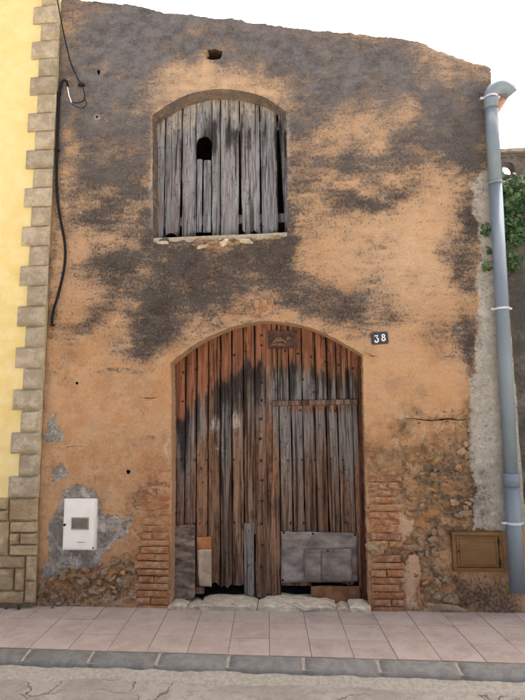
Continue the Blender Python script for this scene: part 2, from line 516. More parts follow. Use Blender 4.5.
M = dict(
    stucco=mat_stucco(), yellow=mat_yellow(), brick=mat_brick(),
    quoin=mat_stone("split_faced_quoin_stone", (.33, .28, .20), (.44, .38, .285), (.20, .155, .105)),
    plinth=mat_stone("split_faced_plinth_stone", (.33, .25, .145), (.43, .34, .21), (.22, .15, .08)),
    mortar=mat_simple("plinth_mortar", (.20, .155, .10), (.27, .21, .14), 40, .95, bump=.5),
    rubble=mat_stone("rubble_stone", (.25, .18, .11), (.36, .27, .175), (.14, .10, .065), 1.4),
    ochre_rubble=mat_stone("ochre_rubble_stone", (.33, .20, .095), (.44, .29, .155), (.18, .11, .06), 1.4),
    thresh=mat_stone("pale_threshold_stone", (.52, .455, .33), (.66, .60, .47), (.22, .19, .15), 1.6),
    door=mat_wood("weathered_door_wood", (.075, .049, .034), (.24, .158, .106), (.235, .222, .21), (.245, .105, .058)),
    shutter=mat_wood("silvered_shutter_wood", (.13, .136, .145), (.25, .258, .272), (.32, .332, .355)),
    jamb=mat_wood("red_brown_jamb_wood", (.06, .028, .017), (.12, .055, .03), (.15, .12, .10), (.14, .045, .02)),
    nail=mat_simple("dark_iron_nail", (.012, .011, .010), (.035, .026, .02), 80, .6, .4, bump=.3),
    zinc=mat_metal_sheet(),
    rust=mat_simple("rusty_brown_sheet", (.13, .062, .028), (.23, .115, .05), 9, .75, .1, (.07, .035, .02), .4),
    tan=mat_simple("faded_tan_sheet", (.30, .23, .165), (.40, .32, .24), 9, .8, 0, (.2, .13, .08), .4),
    orange=mat_simple("orange_rust_sheet", (.30, .115, .035), (.38, .165, .055), 12, .8, 0, (.16, .06, .03), .4),
    leather=mat_simple("dark_crinkled_sheet", (.075, .054, .040), (.215, .168, .13), 8, .6, .0, (.03, .026, .025), .5, stretch=(1, 1, 2.5)),
    bluewood=mat_wood("grey_blue_board", (.14, .12, .10), (.24, .20, .165), (.25, .25, .245)),
    pipe=mat_simple("grey_plastic_pipe", (.13, .17, .205), (.16, .205, .245), 4, .6, 0, None, .05, .5, stretch=(1, 1, .4)),
    bracket=mat_simple("pale_pipe_clip", (.42, .45, .48), (.50, .53, .56), 30, .5),
    terracotta=mat_simple("terracotta_gutter", (.30, .165, .13), (.38, .22, .18), 20, .85, 0, (.3, .15, .1), .4),
    white=mat_simple("white_enamelled_box", (.68, .675, .625), (.74, .735, .685), 5, .4, 0, None, .03),
    glass=mat_simple("dark_meter_glass", (.05, .055, .045), (.09, .095, .075), 14, .25, 0, None, .02, .5),
    black=mat_simple("black_rubber", (.008, .008, .009), (.016, .016, .017), 40, .85, spec=.15),
    brass=mat_simple("grey_metal_frame", (.22, .20, .16), (.28, .26, .21), 30, .5, .4),
    brown=mat_simple("brown_painted_panel", (.115, .052, .011), (.15, .074, .018), 6, .5, 0, (.08, .04, .015), .15, stretch=(1, 1, 4)),
    enamel=mat_simple("dark_blue_enamel", (.016, .018, .028), (.03, .033, .045), 40, .35, 0, None, .1, .5),
    digit=mat_simple("white_enamel_digit", (.72, .74, .76), (.8, .8, .8), 30, .4),
    tile=mat_tile(), road=mat_road(),
    kerb=mat_stone("grey_kerb_concrete", (.158, .157, .142), (.198, .197, .178), (.11, .108, .098), 1.5, .3),
    grout=mat_simple("pavement_bedding", (.15, .12, .10), (.20, .165, .14), 40, .95, bump=.5),
    kmort=mat_simple("pale_kerb_mortar", (.30, .275, .22), (.38, .35, .29), 40, .95, 0, (.25, .23, .18), .6, bd=.008),
    roof=mat_simple("old_roof_mortar", (.25, .22, .19), (.36, .32, .28), 20, .95, 0, (.1, .09, .08), .7),
    rooftile=mat_simple("old_roof_tile", (.30, .155, .09), (.42, .235, .15), 15, .9, 0, (.12, .09, .07), .5),
    darkwall=mat_dark_wall(), leaf=mat_leaf(),
    stem=mat_simple("ivy_stem", (.09, .065, .04), (.14, .10, .06), 60, .9),
    inside=mat_simple("dim_interior_wall", (.10, .085, .07), (.14, .12, .10), 10, .95),
    plaque=mat_simple("dark_plaque_board", (.028, .013, .010), (.075, .03, .018), 30, .7, 0, (.02, .012, .012), .4),
    paper=mat_simple("peeling_paper", (.085, .046, .028), (.19, .105, .062), 30, .85, 0, (.1, .05, .03), .4),
    weed=mat_simple("weed_green", (.06, .12, .02), (.12, .18, .04), 60, .7),
)

# ------------------------------------------------------------------ OLD HOUSE
house = empty('old_house', (-.25, 0, 0), 'weathered ochre stucco house front with big arched plank door and boarded window', 'house')

roof_px = [(66, -3), (85, 0.5), (102, 2), (135, 6), (169, 12), (207, 17.6), (244, 21), (270, 24.5), (312, 29), (354, 33), (383, 37), (410, 39.5), (424, 44), (437.6, 50), (463, 59.5), (488, 66.6), (493, 70)]
roof_pts = [W(*p) for p in roof_px]
XR = 1.83
XL = -2.36
roof_pts[0] = (XL, roof_pts[1][1]+.05)
roof_pts[-1] = (1.85, roof_pts[-1][1])
rx = np.array([p[0] for p in roof_pts]); rz = np.array([p[1] for p in roof_pts])
def roof_z(x):
    x = np.asarray(x, float)
    return np.interp(x, rx, rz) + .03*(fbm(x*9, x*0, 3, 3)-.5) + .02*(fbm(x*40, x*0, 5, 2)-.5)
def edge_x(z):
    z = np.asarray(z, float)
    return XR + .02*(fbm(z*3, z*0+4, 8, 3)-.5) + .015*(fbm(z*17, z*0+4, 8, 3)-.5)

door_px = [(170.5, 606), (170.7, 560), (171.2, 500), (171.5, 440), (171.5, 400), (170.2, 363), (192, 346), (217, 332.6), (238, 325), (262, 320.8), (281, 322), (302, 325), (323, 332.5), (344, 343), (362.7, 354.5), (363.5, 400), (365.2, 450), (367, 520), (369.3, 606)]
win_px = [(153.3, 238.5), (152.6, 180), (152.3, 115), (167.7, 104.6), (188.3, 94.3), (215.7, 89), (243, 91), (267, 98.4), (286, 111.4), (287, 170), (287.7, 232)]
def refine(pts, step, jit, seed):
    out = []
    rg = random.Random(seed)
    for (a, b) in zip(pts, pts[1:]):
        L = math.hypot(b[0]-a[0], b[1]-a[1])
        n = max(1, int(L/step))
        for k in range(n):
            t = k/n
            j = jit if k else jit*.3
            out.append((a[0]+(b[0]-a[0])*t + rg.uniform(-j, j), a[1]+(b[1]-a[1])*t + rg.uniform(-j, j)))
    out.append(pts[-1])
    return out
def arc_smooth(pts, i0, i1):
    mid = [Vector((p[0], 0, p[1])) for p in pts[i0:i1+1]]
    sm = smooth_path(mid, 4)
    return pts[:i0] + [(p.x, p.z) for p in sm] + pts[i1+1:]
door_o = [W(*p) for p in door_px]
door_o[0] = (door_o[0][0], -.06); door_o[-1] = (door_o[-1][0], -.06)
door_c = arc_smooth(door_o, 5, 14)
door_out = refine(door_c, .022, .0035, 1)
win_o = [W(*p) for p in win_px]
win_c = arc_smooth(win_o, 2, 8)
win_out = refine(win_c + [win_c[0]], .022, .003, 2)[:-1]
DEPTH = .17

def blob_hole(px, py, rx_, rz_, n, seed, rot=0):
    rg = random.Random(seed)
    cx, cz = W(px, py)
    out = []
    for k in range(n):
        a = -2*math.pi*k/n
        q = 1+rg.uniform(-.22, .22)
        ex, ez = rx_*q*math.cos(a), rz_*q*math.sin(a)
        out.append((cx+ex*math.cos(rot)-ez*math.sin(rot), cz+ex*math.sin(rot)+ez*math.cos(rot)))
    return out
def crack_hole(pts, wid, seed):
    rg = random.Random(seed)
    P = [W(*p) for p in pts]
    P = [(p[0]+rg.uniform(-.004, .004), p[1]+rg.uniform(-.004, .004)) for p in refine(P, .03, .004, seed)]
    n = len(P)
    up, lo = [], []
    for i, p in enumerate(P):
        a = P[max(i-1, 0)]; b = P[min(i+1, n-1)]
        L = math.hypot(b[0]-a[0], b[1]-a[1]) or 1
        nx_, nz_ = -(b[1]-a[1])/L, (b[0]-a[0])/L
        w = wid*(math.sin(math.pi*(i+.15)/(n-.7))**.6 if 0 < i < n-1 else .12)*rg.uniform(.6, 1.25)
        up.append((p[0]+nx_*w, p[1]+nz_*w)); lo.append((p[0]-nx_*w, p[1]-nz_*w))
    return up + lo[::-1]
holes = [
    (blob_hole(213.5, 54, .088, .060, 14, 11), .16),
    (crack_hole([(404, 418), (414, 419), (428, 420), (442, 419), (456, 419.5), (470, 419)], .0058, 21), .04),
    (crack_hole([(138, 396), (147, 398), (158, 397.5)], .0035, 23), .03),
    (crack_hole([(64, 448), (75, 446.5), (88, 447)], .002, 24), .02),
    (blob_hole(76.5, 383, .014, .014, 8, 25), .05),
    (blob_hole(128, 472, .018, .022, 9, 26), .04),
    (blob_hole(98.5, 72, .016, .030, 9, 27), .03),
    (blob_hole(97, 117, .016, .016, 9, 28), .03),
    (crack_hole([(365, 352), (372, 356), (380, 358)], .003, 29), .02),
]

# boundary polygon of the facade sheet
bxs = np.arange(XL, XR+.012, .02)
top_edge = [(float(x), float(roof_z(x))) for x in bxs]
zr = float(roof_z(XR))
right_edge = [(float(edge_x(z)), float(z)) for z in np.arange(zr-.03, -.06, -.025)]
outer = [(XL, -.06)] + [(XL, float(z)) for z in np.arange(.0, roof_z(XL)-.02, .03)] + top_edge + right_edge + [(XR, -.06)]
foot = [(float(x), -.06) for x in np.arange(XR-.02, door_out[-1][0]+.01, -.025)]
foot2 = [(float(x), -.06) for x in np.arange(door_out[0][0]-.02, XL+.01, -.025)]
poly_main = outer + foot + door_out[::-1] + foot2       # door is a notch in the outline

pts, edges = [], []
def add_loop(loop):
    i0 = len(pts)
    pts.extend(loop)
    n = len(loop)
    edges.extend([(i0+k, i0+(k+1) % n) for k in range(n)])
add_loop(poly_main)
add_loop(win_out)
for h, d in holes: add_loop(h)
border = np.array(pts)
# interior samples, finer at the foot
rg = np.random.RandomState(4)
def grid(x0, x1, z0, z1, h):
    X, Z = np.meshgrid(np.arange(x0, x1, h), np.arange(z0, z1, h*.87))
    X = X + (np.arange(X.shape[0]) % 2)[:, None]*h*.5
    return np.stack([(X+rg.uniform(-.2, .2, X.shape)*h).ravel(), (Z+rg.uniform(-.2, .2, Z.shape)*h).ravel()], -1)
g = np.vstack([grid(XL+.01, XR, -.05, 1.55, .016), grid(XL+.01, XR, 1.55, 6.0, .024)])
keep = in_poly(g[:, 0], g[:, 1], poly_main) & ~in_poly(g[:, 0], g[:, 1], win_out)
for h, d in holes: keep &= ~in_poly(g[:, 0], g[:, 1], h)
g = g[keep]
# drop samples that crowd the border
cell = {}
for p in border: cell.setdefault((int(p[0]//.03), int(p[1]//.03)), []).append(p)
def near(p):
    cx, cz = int(p[0]//.03), int(p[1]//.03)
    for i in (-1, 0, 1):
        for j in (-1, 0, 1):
            for q in cell.get((cx+i, cz+j), ()):
                if (q[0]-p[0])**2+(q[1]-p[1])**2 < .0085**2: return True
    return False
g = np.array([p for p in g if not near(p)])
allp = [Vector((float(a), float(b))) for a, b in pts] + [Vector((float(a), float(b))) for a, b in g]
cv, ce, cf, _, _, _ = delaunay_2d_cdt(allp, edges, [], 0, 1e-6, False)
cv = np.array([(v[0], v[1]) for v in cv])
tri = np.array([f for f in cf if len(f) == 3])
cen = cv[tri].mean(axis=1)
ok = in_poly(cen[:, 0], cen[:, 1], poly_main) & ~in_poly(cen[:, 0], cen[:, 1], win_out)
for h, d in holes: ok &= ~in_poly(cen[:, 0], cen[:, 1], h)
tri = tri[ok]

# ---- painted wear maps over the wall, in metres
def blobs(x, z, lst, soft=.5):
    out = np.zeros_like(x)
    for b in lst:
        px, py, ra, rb, rot, st = b
        cx, cz = W(px, py)
        sx = abs(W(px+1, py)[0]-cx); sz = abs(W(px, py+1)[1]-cz)
        if ra > 3 and rb > 3 and min(ra, rb) < 16: ra *= 1.25; rb *= 1.45; st *= .86
        ra *= sx; rb *= sz
        a = -R(rot)
        dx, dz = x-cx, z-cz
        u = (dx*math.cos(a)+dz*math.sin(a))/ra; v = (-dx*math.sin(a)+dz*math.cos(a))/rb
        q = np.exp(-(u*u+v*v)*1.1)
        out = 1-(1-out)*(1-st*q)
    return out
DARK = [(180, 50, 190, 60, 5, .45), (400, 120, 95, 60, 0, .40), (108, 150, 50, 75, 0, .62), (100, 215, 45, 26, 0, .34), (342, 150, 62, 40, 0, .34), (215, 285, 95, 46, 0, .35), (345, 300, 70, 24, 0, .3), (330, 190, 90, 40, 0, .22), (130, 290, 60, 60, 0, .25),
        (150, 18, 110, 42, 6, .85), (290, 55, 110, 36, 6, .85), (400, 75, 70, 35, 12, .8), (445, 110, 45, 45, 0, .85), (100, 75, 42, 60, 0, .85),
        (130, 120, 28, 55, 0, .7), (135, 175, 24, 40, 0, .65), (95, 165, 34, 24, 0, .5), (120, 205, 26, 12, -15, .6),
        (92, 213, 15, 9, 0, .55), (112, 262, 26, 8, -22, .8), (105, 280, 22, 6, -5, .55), (143, 248, 28, 13, -28, .85), (172, 262, 24, 26, 0, .9), (150, 225, 14, 22, 0, .75),
        (165, 295, 26, 24, 0, .8), (150, 330, 20, 28, 0, .7), (140, 350, 15, 14, 0, .85), (88, 318, 16, 6, -10, .5), (115, 309, 22, 5, 5, .6), (112, 374, 34, 2.5, 0, .45), (145, 436, 14, 4, -10, .4),
        (215, 265, 60, 22, 0, .72), (272, 262, 22, 34, 0, .85), (225, 295, 60, 14, 0, .5), (292, 235, 10, 32, 0, .85), (190, 315, 30, 12, -25, .5),
        (306, 130, 24, 24, 0, .85), (312, 95, 30, 24, 0, .75), (300, 175, 10, 14, 0, .5), (328, 190, 34, 7, 0, .62), (366, 200, 24, 7, 0, .62), (396, 193, 22, 7, -5, .55), (345, 160, 40, 8, -8, .55), (315, 215, 18, 6, 0, .45), (370, 250, 10, 8, 0, .45),
        (310, 298, 40, 12, 0, .6), (352, 300, 24, 15, 10, .75), (385, 318, 14, 8, 20, .5), (410, 150, 50, 16, -12, .6), (470, 140, 16, 52, 0, .75), (470, 90, 18, 22, 0, .6),
        (465, 225, 11, 34, 0, .95), (455, 268, 11, 22, 0, .9), (462, 348, 10, 14, 0, .8), (440, 345, 10, 8, 0, .4), (470, 385, 7, 36, 0, .6), (462, 330, 30, 14, 0, .3), (478, 500, 9, 22, 0, .85), (456, 488, 26, 20, -30, .4), (440, 470, 30, 8, -30, .35),
        (62, 60, 4, 60, 0, .5), (60, 210, 4, 90, 0, .45), (50, 360, 4, 80, 0, .3), (60, 335, 14, 14, 0, .25)]
CLEAN = [(190, 86, 34, 13, -20, .8), (240, 82, 40, 13, 12, .85), (213, 68, 5, 12, 0, .95), (340, 128, 36, 13, -14, .6), (385, 118, 30, 12, -10, .5), (428, 70, 26, 13, 15, .65), (75, 190, 9, 60, 0, .35), (64, 25, 6, 14, 0, .6), (330, 155, 30, 10, -15, .4), (110, 150, 18, 12, 0, .3), (245, 300, 22, 12, 0, .3)]
PALE = [(190, 86, 40, 12, -20, .8), (240, 82, 44, 12, 12, .9), (213, 70, 6, 14, 0, .7), (160, 345, 4, 20, 0, .3), (428, 70, 26, 13, 15, .7), (220, 324, 60, 4, -12, .5), (320, 322, 40, 6, 20, .3), (405, 275, 60, 60, 0, .65), (395, 395, 10, 30, 0, .2), (100, 240, 40, 30, 0, .15), (170, 240, 4, 4, 0, .5)]
ERODE = [(420, 470, 44, 22, -14, .9), (392, 455, 22, 10, 0, .7), (455, 500, 22, 28, 0, .9), (430, 520, 24, 50, 0, .9), (415, 575, 26, 40, 0, .85), (445, 585, 34, 22, 0, .9), (120, 575, 22, 24, 0, .75), (90, 580, 40, 14, 0, .8), (60, 585, 20, 20, 0, .6), (130, 505, 12, 24, 0, .4), (470, 425, 12, 26, 0, .8), (462, 450, 16, 16, 0, .6), (150, 530, 18, 90, 0, .45), (386, 535, 18, 76, 0, .5), (400, 440, 40, 10, 0, .35), (395, 418, 12, 6, 0, .4), (435, 421, 40, 5, 0, .45), (404, 412, 7, 7, 0, .5), (120, 440, 30, 30, 0, .12), (440, 400, 30, 30, 0, .15)]
REDS = [(264, 306, 11, 8, 0, .6), (228, 308, 6, 4, 0, .5), (420, 590, 3, 12, 0, .7), (374, 455, 10, 10, 0, .5), (386, 422, 14, 3, 0, .4), (150, 470, 16, 24, 0, .35), (130, 560, 12, 20, 0, .3), (46, 590, 5, 20, 0, .3)]
MOSS = [(60, 597, 22, 10, 0, .75), (95, 602, 40, 6, 0, .6), (480, 590, 30, 22, 0, .85), (500, 600, 20, 20, 0, .8), (455, 606, 34, 6, 0, .6), (425, 610, 30, 4, 0, .5), (40, 596, 6, 16, 0, .6), (140, 607, 18, 3, 0, .4), (476, 545, 20, 14, 0, .5)]
WHITES = [(264, 307, 2.5, 5, 0, .8), (70, 541, 6, 12, 0, .0), (168, 446, 1.5, 12, 0, .4), (404, 416, 4, 3, 0, .6), (97, 117, 2.5, 2.5, 0, .7), (153, 180, 1.2, 46, 0, .55), (288.6, 150, 1.0, 40, 0, .4), (452, 55, 26, 2.2, 22, .4), (476, 63, 12, 2, 18, .4)]
CEM = [[(470, 184), (480, 174), (530, 172), (530, 300), (530, 420), (530, 531), (476, 528), (471, 534), (478, 500), (471, 460), (468, 430), (473, 400), (474, 360), (477, 300), (480, 250), (473, 215)],
       [(62, 487), (78, 482), (98, 490), (104, 512), (120, 517), (133, 516), (128, 532), (117, 545), (106, 552), (98, 556), (100, 566), (62, 572), (44, 575), (47, 548), (50, 520), (56, 510)],
       [(46, 418), (56, 416), (61, 430), (60, 442), (52, 445), (46, 440)], [(53, 468), (62, 463), (67, 472), (62, 480), (53, 478)],
       [(393, 520), (404, 512), (416, 520), (412, 536), (402, 545), (392, 536)], [(404, 560), (418, 556), (422, 580), (420, 612), (405, 612)]]
CEM = [[W(*p) for p in q] for q in CEM]
def lump(x, z, s, sd): return fbm(x*s, z*s, sd, 5)
def masks(x, z):
    wx = x + .34*(fbm(x*2.5, z*2.5, 31, 5)-.5) + .10*(fbm(x*14, z*14, 33, 4)-.5)
    wz = z + .30*(fbm(x*2.5, z*2.5, 41, 5)-.5) + .10*(fbm(x*14, z*14, 43, 4)-.5)
    st = blobs(wx, wz, DARK) * (1-blobs(wx, wz, CLEAN))
    st = st*(.70 + .75*(lump(x, z*1.2, 4.0, 51)-.1)) + .20*(lump(x*1.3, z, 2.2, 53)-.5)
    st = st - .22*sstep(.50, .78, lump(x*.9, z*1.3, 7, 57))*sstep(.15, .5, st)
    st = np.clip(st, 0, 1)
    x2 = x + .10*(fbm(x*9, z*9, 61, 5)-.5); z2 = z + .10*(fbm(x*9, z*9, 63, 5)-.5)
    cem = np.zeros_like(x)
    for i, poly in enumerate(CEM):
        cem = np.maximum(cem, in_poly(x2, z2, poly)*(1.0 if i < 4 else 0))
    er = blobs(wx, wz, ERODE)
    er = np.clip(er + .5*(lump(x, z, 9, 71)-.5), 0, 1)*(1-.85*np.minimum(cem, 1)*(x > 1.3))
    er = np.where(cem > .5, er*.5, er)
    pale = np.clip(blobs(wx, wz, PALE) + .55*sstep(2.2, 3.8, z), 0, 1)
    for poly in CEM[4:]:
        ip = in_poly(x2, z2, poly); pale = np.where(ip, .9, pale); er = np.where(ip, er*.15, er)
    moss = np.clip(blobs(wx, wz, MOSS), 0, 1)
    st = st*(1-.55*cem)
    red = blobs(x2, z2, REDS); wh = blobs(x2, z2, WHITES)
    return st, cem, er, pale, moss, red, wh
BRICKL = (W(137, 500)[0], -1.165, 1.42); BRICKR = (.545, W(403, 560)[0], 1.10)
def brick_zone(x, z):
    j = .05*(fbm(z*8, x*3, 81, 3)-.5)
    a = sstep(BRICKL[0]-.01+j, BRICKL[0]+.02+j, x)*(x < -1.0)*sstep(1.42, 1.15, z)
    b = sstep(BRICKR[1]+.02+j, BRICKR[1]-.01+j, x)*(x > .4)*sstep(1.14, 1.05, z)
    return np.maximum(a, b)
def disp(x, z, mk):
    st, cem, er, pale, moss, red, wh = mk
    y = -.022*(fbm(x*1.6, z*1.6, 5, 3)-.5) - .018*(fbm(x*8, z*8, 6, 3)-.5) - .007*(fbm(x*36, z*36, 7, 2)-.5)
    rough = .026*(1-2*fbm(x*10, z*18, 9, 4)) + .022*(1-2*fbm(x*34, z*44, 10, 2))
    rid = np.abs(fbm(x*7+z*3, z*13, 12, 4)-.5)*2
    y = y + er*(.020 + rough + .026*(1-rid)*er)
    bz = brick_zone(x, z)
    y = y*(1-.4*bz) + bz*(.007+.010*sstep(.75, .45, z)+.018*(fbm(x*13, z*24, 87, 3)-.5))
    band = cem*(x > 1.3)
    y = y*(1-.5*band) - .010*band
    patch = cem*(x < -1.5)*(z < 1.1)
    y = y + patch*(.006 + .018*(1-2*fbm(x*18, z*18, 14, 4)))
    return y
mk = masks(cv[:, 0], cv[:, 1])
Y = disp(cv[:, 0], cv[:, 1], mk)
verts = np.stack([cv[:, 0], Y, cv[:, 1]], -1)
# facing -Y
a, b, c = cv[tri[:, 0]], cv[tri[:, 1]], cv[tri[:, 2]]
cr = (b[:, 0]-a[:, 0])*(c[:, 1]-a[:, 1])-(b[:, 1]-a[:, 1])*(c[:, 0]-a[:, 0])
tri[cr < 0] = tri[cr < 0][:, ::-1]
faces = [tuple(int(i) for i in t) for t in tri]
z1 = np.zeros(len(cv))
attA = np.stack([mk[0], mk[1], mk[2], mk[3]], -1)
attB = np.stack([mk[4], mk[5], mk[6], z1], -1)
nv = len(verts)
extra_v, extra_a, extra_b = [], [], []
def reveal(loop, depth, closed=True, steps=(.04, .35, 1.0), rough=.004, wear=None, crack=False):
    """turns the wall surface inward round an opening"""
    global nv
    rg_ = random.Random(len(loop))
    x = np.array([p[0] for p in loop]); z = np.array([p[1] for p in loop])
    mm = masks(x, z)
    y0 = disp(x, z, mm)
    n = len(loop)
    base = nv
    for si, s in enumerate((0,)+tuple(steps)):
        for k in range(n):
            j = rough if 0 < si < len(steps) else 0
            extra_v.append((x[k]+rg_.uniform(-j, j), y0[k] + (depth-y0[k])*s, z[k]+rg_.uniform(-j, j)))
            w = wear or (.52 if z[k] > 3 else min(mm[0][k], .2), 0, mm[2][k]*.6, .35)
            extra_a.append(w)
            extra_b.append((0, mm[5][k]*.4, 0, 1.0 if crack and si else (.7 if crack else 0)))
    S = len(steps)+1
    for s in range(S-1):
        for k in range(n if closed else n-1):
            k2 = (k+1) % n
            faces.append((base+s*n+k, base+s*n+k2, base+(s+1)*n+k2, base+(s+1)*n+k))
    nv += S*n
reveal(door_out, DEPTH, False)
reveal(win_out, DEPTH, True)
for i, (h, d) in enumerate(holes):
    reveal(h, d, True, (.3, 1.0), .002, None, True)
# top of the wall and the return at its right-hand end
reveal([(x, z) for x, z in top_edge], .45, False, (.08, .4, 1.0), .01, (.75, 0, .4, 0))
reveal(right_edge, .45, False, (.1, .4, 1.0), .008, (.45, .9, .2, 0))
verts = np.vstack([verts, np.array(extra_v)])
attA = np.vstack([attA, np.array(extra_a)]); attB = np.vstack([attB, np.array(extra_b)])
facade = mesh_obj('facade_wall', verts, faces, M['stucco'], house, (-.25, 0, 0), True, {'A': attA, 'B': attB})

# masonry core behind the sheet: closes the house so that its inside is dark
def core():
    bm = bmesh.new()
    bm_box(bm, XL+.02, XL+.3, .46, 6.0, -.05, 4.6)                    # side walls
    bm_box(bm, XR-.36, XR-.02, .46, 6.0, -.05, 4.6)
    bm_box(bm, XL+.02, XR-.02, 6.0, 6.3, -.05, 4.6)
    return bm_obj('side_wall', bm, M['inside'], house, (-.25, 3, 0))
core()
prof = [(float(x), float(np.interp(x, rx, rz))-.05) for x in np.linspace(XL+.02, XR-.01, 12)]
v = []; f = []
for (x, z) in prof:
    v += [(x, .30, z), (x, 6.3, z), (x, .30, z-.12), (x, 6.3, z-.12)]
for k in range(len(prof)-1):
    i, j = 4*k, 4*k+4
    f += [(i, i+1, j+1, j), (i+2, j+2, j+3, i+3), (i, j, j+2, i+2), (i+1, i+3, j+3, j+1)]
mesh_obj('roof', v, f, M['rooftile'], house, (-.25, 3, 5))
# upper parts of the side and back walls under the sloping roof
def gable(x, t):
    z = float(np.interp(x, rx, rz))-.17
    bm = bmesh.new(); bm_box(bm, x-t, x+t, .46, 6.29, 4.6, z)
    return bm
bm_obj('side_wall', gable(XL+.16, .14), M['inside'], house, (XL, 3, 5))
bm = bmesh.new(); bm_box(bm, XR-.36, XR-.04, .46, 6.0, 4.55, 4.72)
bm_obj('side_wall', bm, M['inside'], house, (XR, 3, 4.6))
bm = bmesh.new(); vb = [(XL+.02, 4.6), (XR-.03, 4.6), (XR-.03, 4.66), (XL+.02, 5.7)]
fr = [bm.verts.new((x, 6.02, z)) for x, z in vb]; bk = [bm.verts.new((x, 6.28, z)) for x, z in vb]
bm.faces.new(fr); bm.faces.new(bk[::-1])
for k in range(4): bm.faces.new((fr[k], bk[k], bk[(k+1) % 4], fr[(k+1) % 4]))
bm_obj('back_wall', bm, M['inside'], house, (0, 6.1, 5))
bm = bmesh.new(); bm_box(bm, XL+.31, XR-.37, .2, 5.99, -.06, -.02)
bm_obj('floor', bm, M['inside'], house, (0, 3, 0))
# upper storey boards keep the light of the window out of the hall below
bm = bmesh.new(); bm_box(bm, XL+.31, XR-.37, .19, 5.99, 2.75, 2.9)
bm_obj('loft_floor', bm, M['inside'], house, (0, 3, 2.8))

# ---- bricks of the two door jambs
def brick_fn(seed, amp=.006):
    def fn(u, v, x, z):
        e = np.minimum(np.minimum(u, 1-u)*4.5, np.minimum(v, 1-v)*2.2)
        return -.004*(1-sstep(0, .5, e)) + amp*1.6*(fbm(x*22+seed*3.1, z*30, seed, 3)-.5)
    return fn
def brick(x0, x1, z0, z1, yf, seed):
    j = lambda s: rnd(-s, s)
    q = [(x0+j(.008), z0+j(.003)), (x1+j(.003), z0+j(.003)), (x1+j(.003), z1+j(.003)), (x0+j(.008), z1+j(.003))]
    relief_block('brick', q, .12, yf, 5, 3, brick_fn(seed), M['brick'], facade, False)
z = -.03; k = 0
while z < 1.40:
    h = rnd(.046, .054)
    xl, xr = -1.455, -1.176
    out = -.004 if z < 1.0 else -.004 + (z-1.0)*.055
    depth = rnd(-.003, .008) + out
    if 1.0 < z and random.random() < .25:
        z += h+.011; continue
    left = xl + rnd(-.03, .035) + (max(0, z-1.0)*.25)
    mode = k % 3
    if mode == 0:
        brick(left, xr, z, z+h, depth, k)
    elif mode == 1:
        cut = rnd(-1.35, -1.27)
        brick(left, cut-.006, z, z+h, depth+rnd(-.003, .004), k); brick(cut+.006, xr, z, z+h, depth+rnd(-.004, .004), k+99)
    else:
        brick(left+.01, xr+rnd(-.02, 0), z, z+h, depth+rnd(0, .005), k)
    z += h+rnd(.008, .013); k += 1
z = -.02; k = 0
while z < 1.10:
    h = rnd(.044, .053)
    xl, xr = .548, .815
    out = -.005 if z < .95 else -.002
    xr2 = xr + rnd(-.05, .02) + (.02 if z < .3 else 0)
    if .42 < z < .50: xr2 = .66
    mode = k % 4
    d = out + rnd(-.004, .008)
    if mode in (0, 2):
        brick(xl, xr2, z, z+h, d, k+300)
    elif mode == 1:
        cut = rnd(.66, .72); brick(xl, cut-.006, z, z+h, d, k+310); brick(cut+.007, xr2, z, z+h, d+rnd(-.003, .005), k+320)
    else:
        brick(xl+rnd(0, .02), xr2-.03, z, z+h, d+.003, k+340)
    z += h+rnd(.009, .014); k += 1

# ---- rubble stones showing where the plaster has gone
def stone(px, py, wpx, hpx, seed, mat='rubble', proud=.012, name='stone', rot=0, parent=None):
    cx, cz = W(px, py)
    w, h = wpx/115*.5, hpx/115*.5
    rg_ = random.Random(seed)
    bm = bmesh.new()
    bmesh.ops.create_icosphere(bm, subdivisions=2, radius=1)
    for v in bm.verts:
        p = v.co.normalized()
        q = 1 + 1.1*(float(fbm(p.x*2.3+seed, p.z*2.3+p.y, seed, 2))-.5)
        s = lambda t: math.copysign(abs(t)**.62, t)
        ex, ez = s(p.x)*w*q, s(p.z)*h*q
        a = R(rot)
        v.co = Vector((cx+ex*math.cos(a)-ez*math.sin(a), .016 + s(p.y)*(proud+.012)*q, cz+ex*math.sin(a)+ez*math.cos(a)))
    return bm_obj(name, bm, M[mat], parent or facade, (cx, 0, cz), False)
STONES = [(409, 548, 11, 5, 'rubble', 0), (413, 513, 16, 6, 'brick', 0), (443, 609, 38, 9, 'rubble', -2), (448, 600, 9, 6, 'rubble', 20), (438, 597, 8, 5, 'rubble', -20), (455, 601, 8, 7, 'rubble', 10), (434, 532, 5, 6, 'rubble', 0), (434, 552, 6, 8, 'rubble', 0), (437, 570, 6, 9, 'rubble', 20), (432, 545, 5, 4, 'rubble', 0), (438, 583, 7, 6, 'rubble', -30),
          (462, 452, 9, 6, 'rubble', 30), (468, 455, 6, 8, 'rubble', 0), (458, 461, 7, 5, 'rubble', 0), (466, 444, 6, 5, 'rubble', 0), (471, 462, 6, 6, 'rubble', 10),
          (374, 548, 13, 14, 'rubble', 20), (384, 545, 7, 9, 'rubble', -20), (419, 600, 5, 21, 'brick', 3), (472, 500, 5, 5, 'rubble', 0), (466, 508, 5, 6, 'rubble', 0),
          (115, 562, 9, 6, 'rubble', 0), (104, 572, 8, 6, 'rubble', 10), (122, 584, 12, 8, 'rubble', 0), (94, 590, 12, 8, 'rubble', -5), (80, 583, 8, 6, 'rubble', 0), (132, 596, 10, 7, 'rubble', 0), (108, 598, 14, 7, 'rubble', 3), (112, 531, 7, 5, 'rubble', 0), (124, 525, 6, 5, 'rubble', 0), (41, 588, 7, 16, 'rubble', 0)]
rs = random.Random(99)
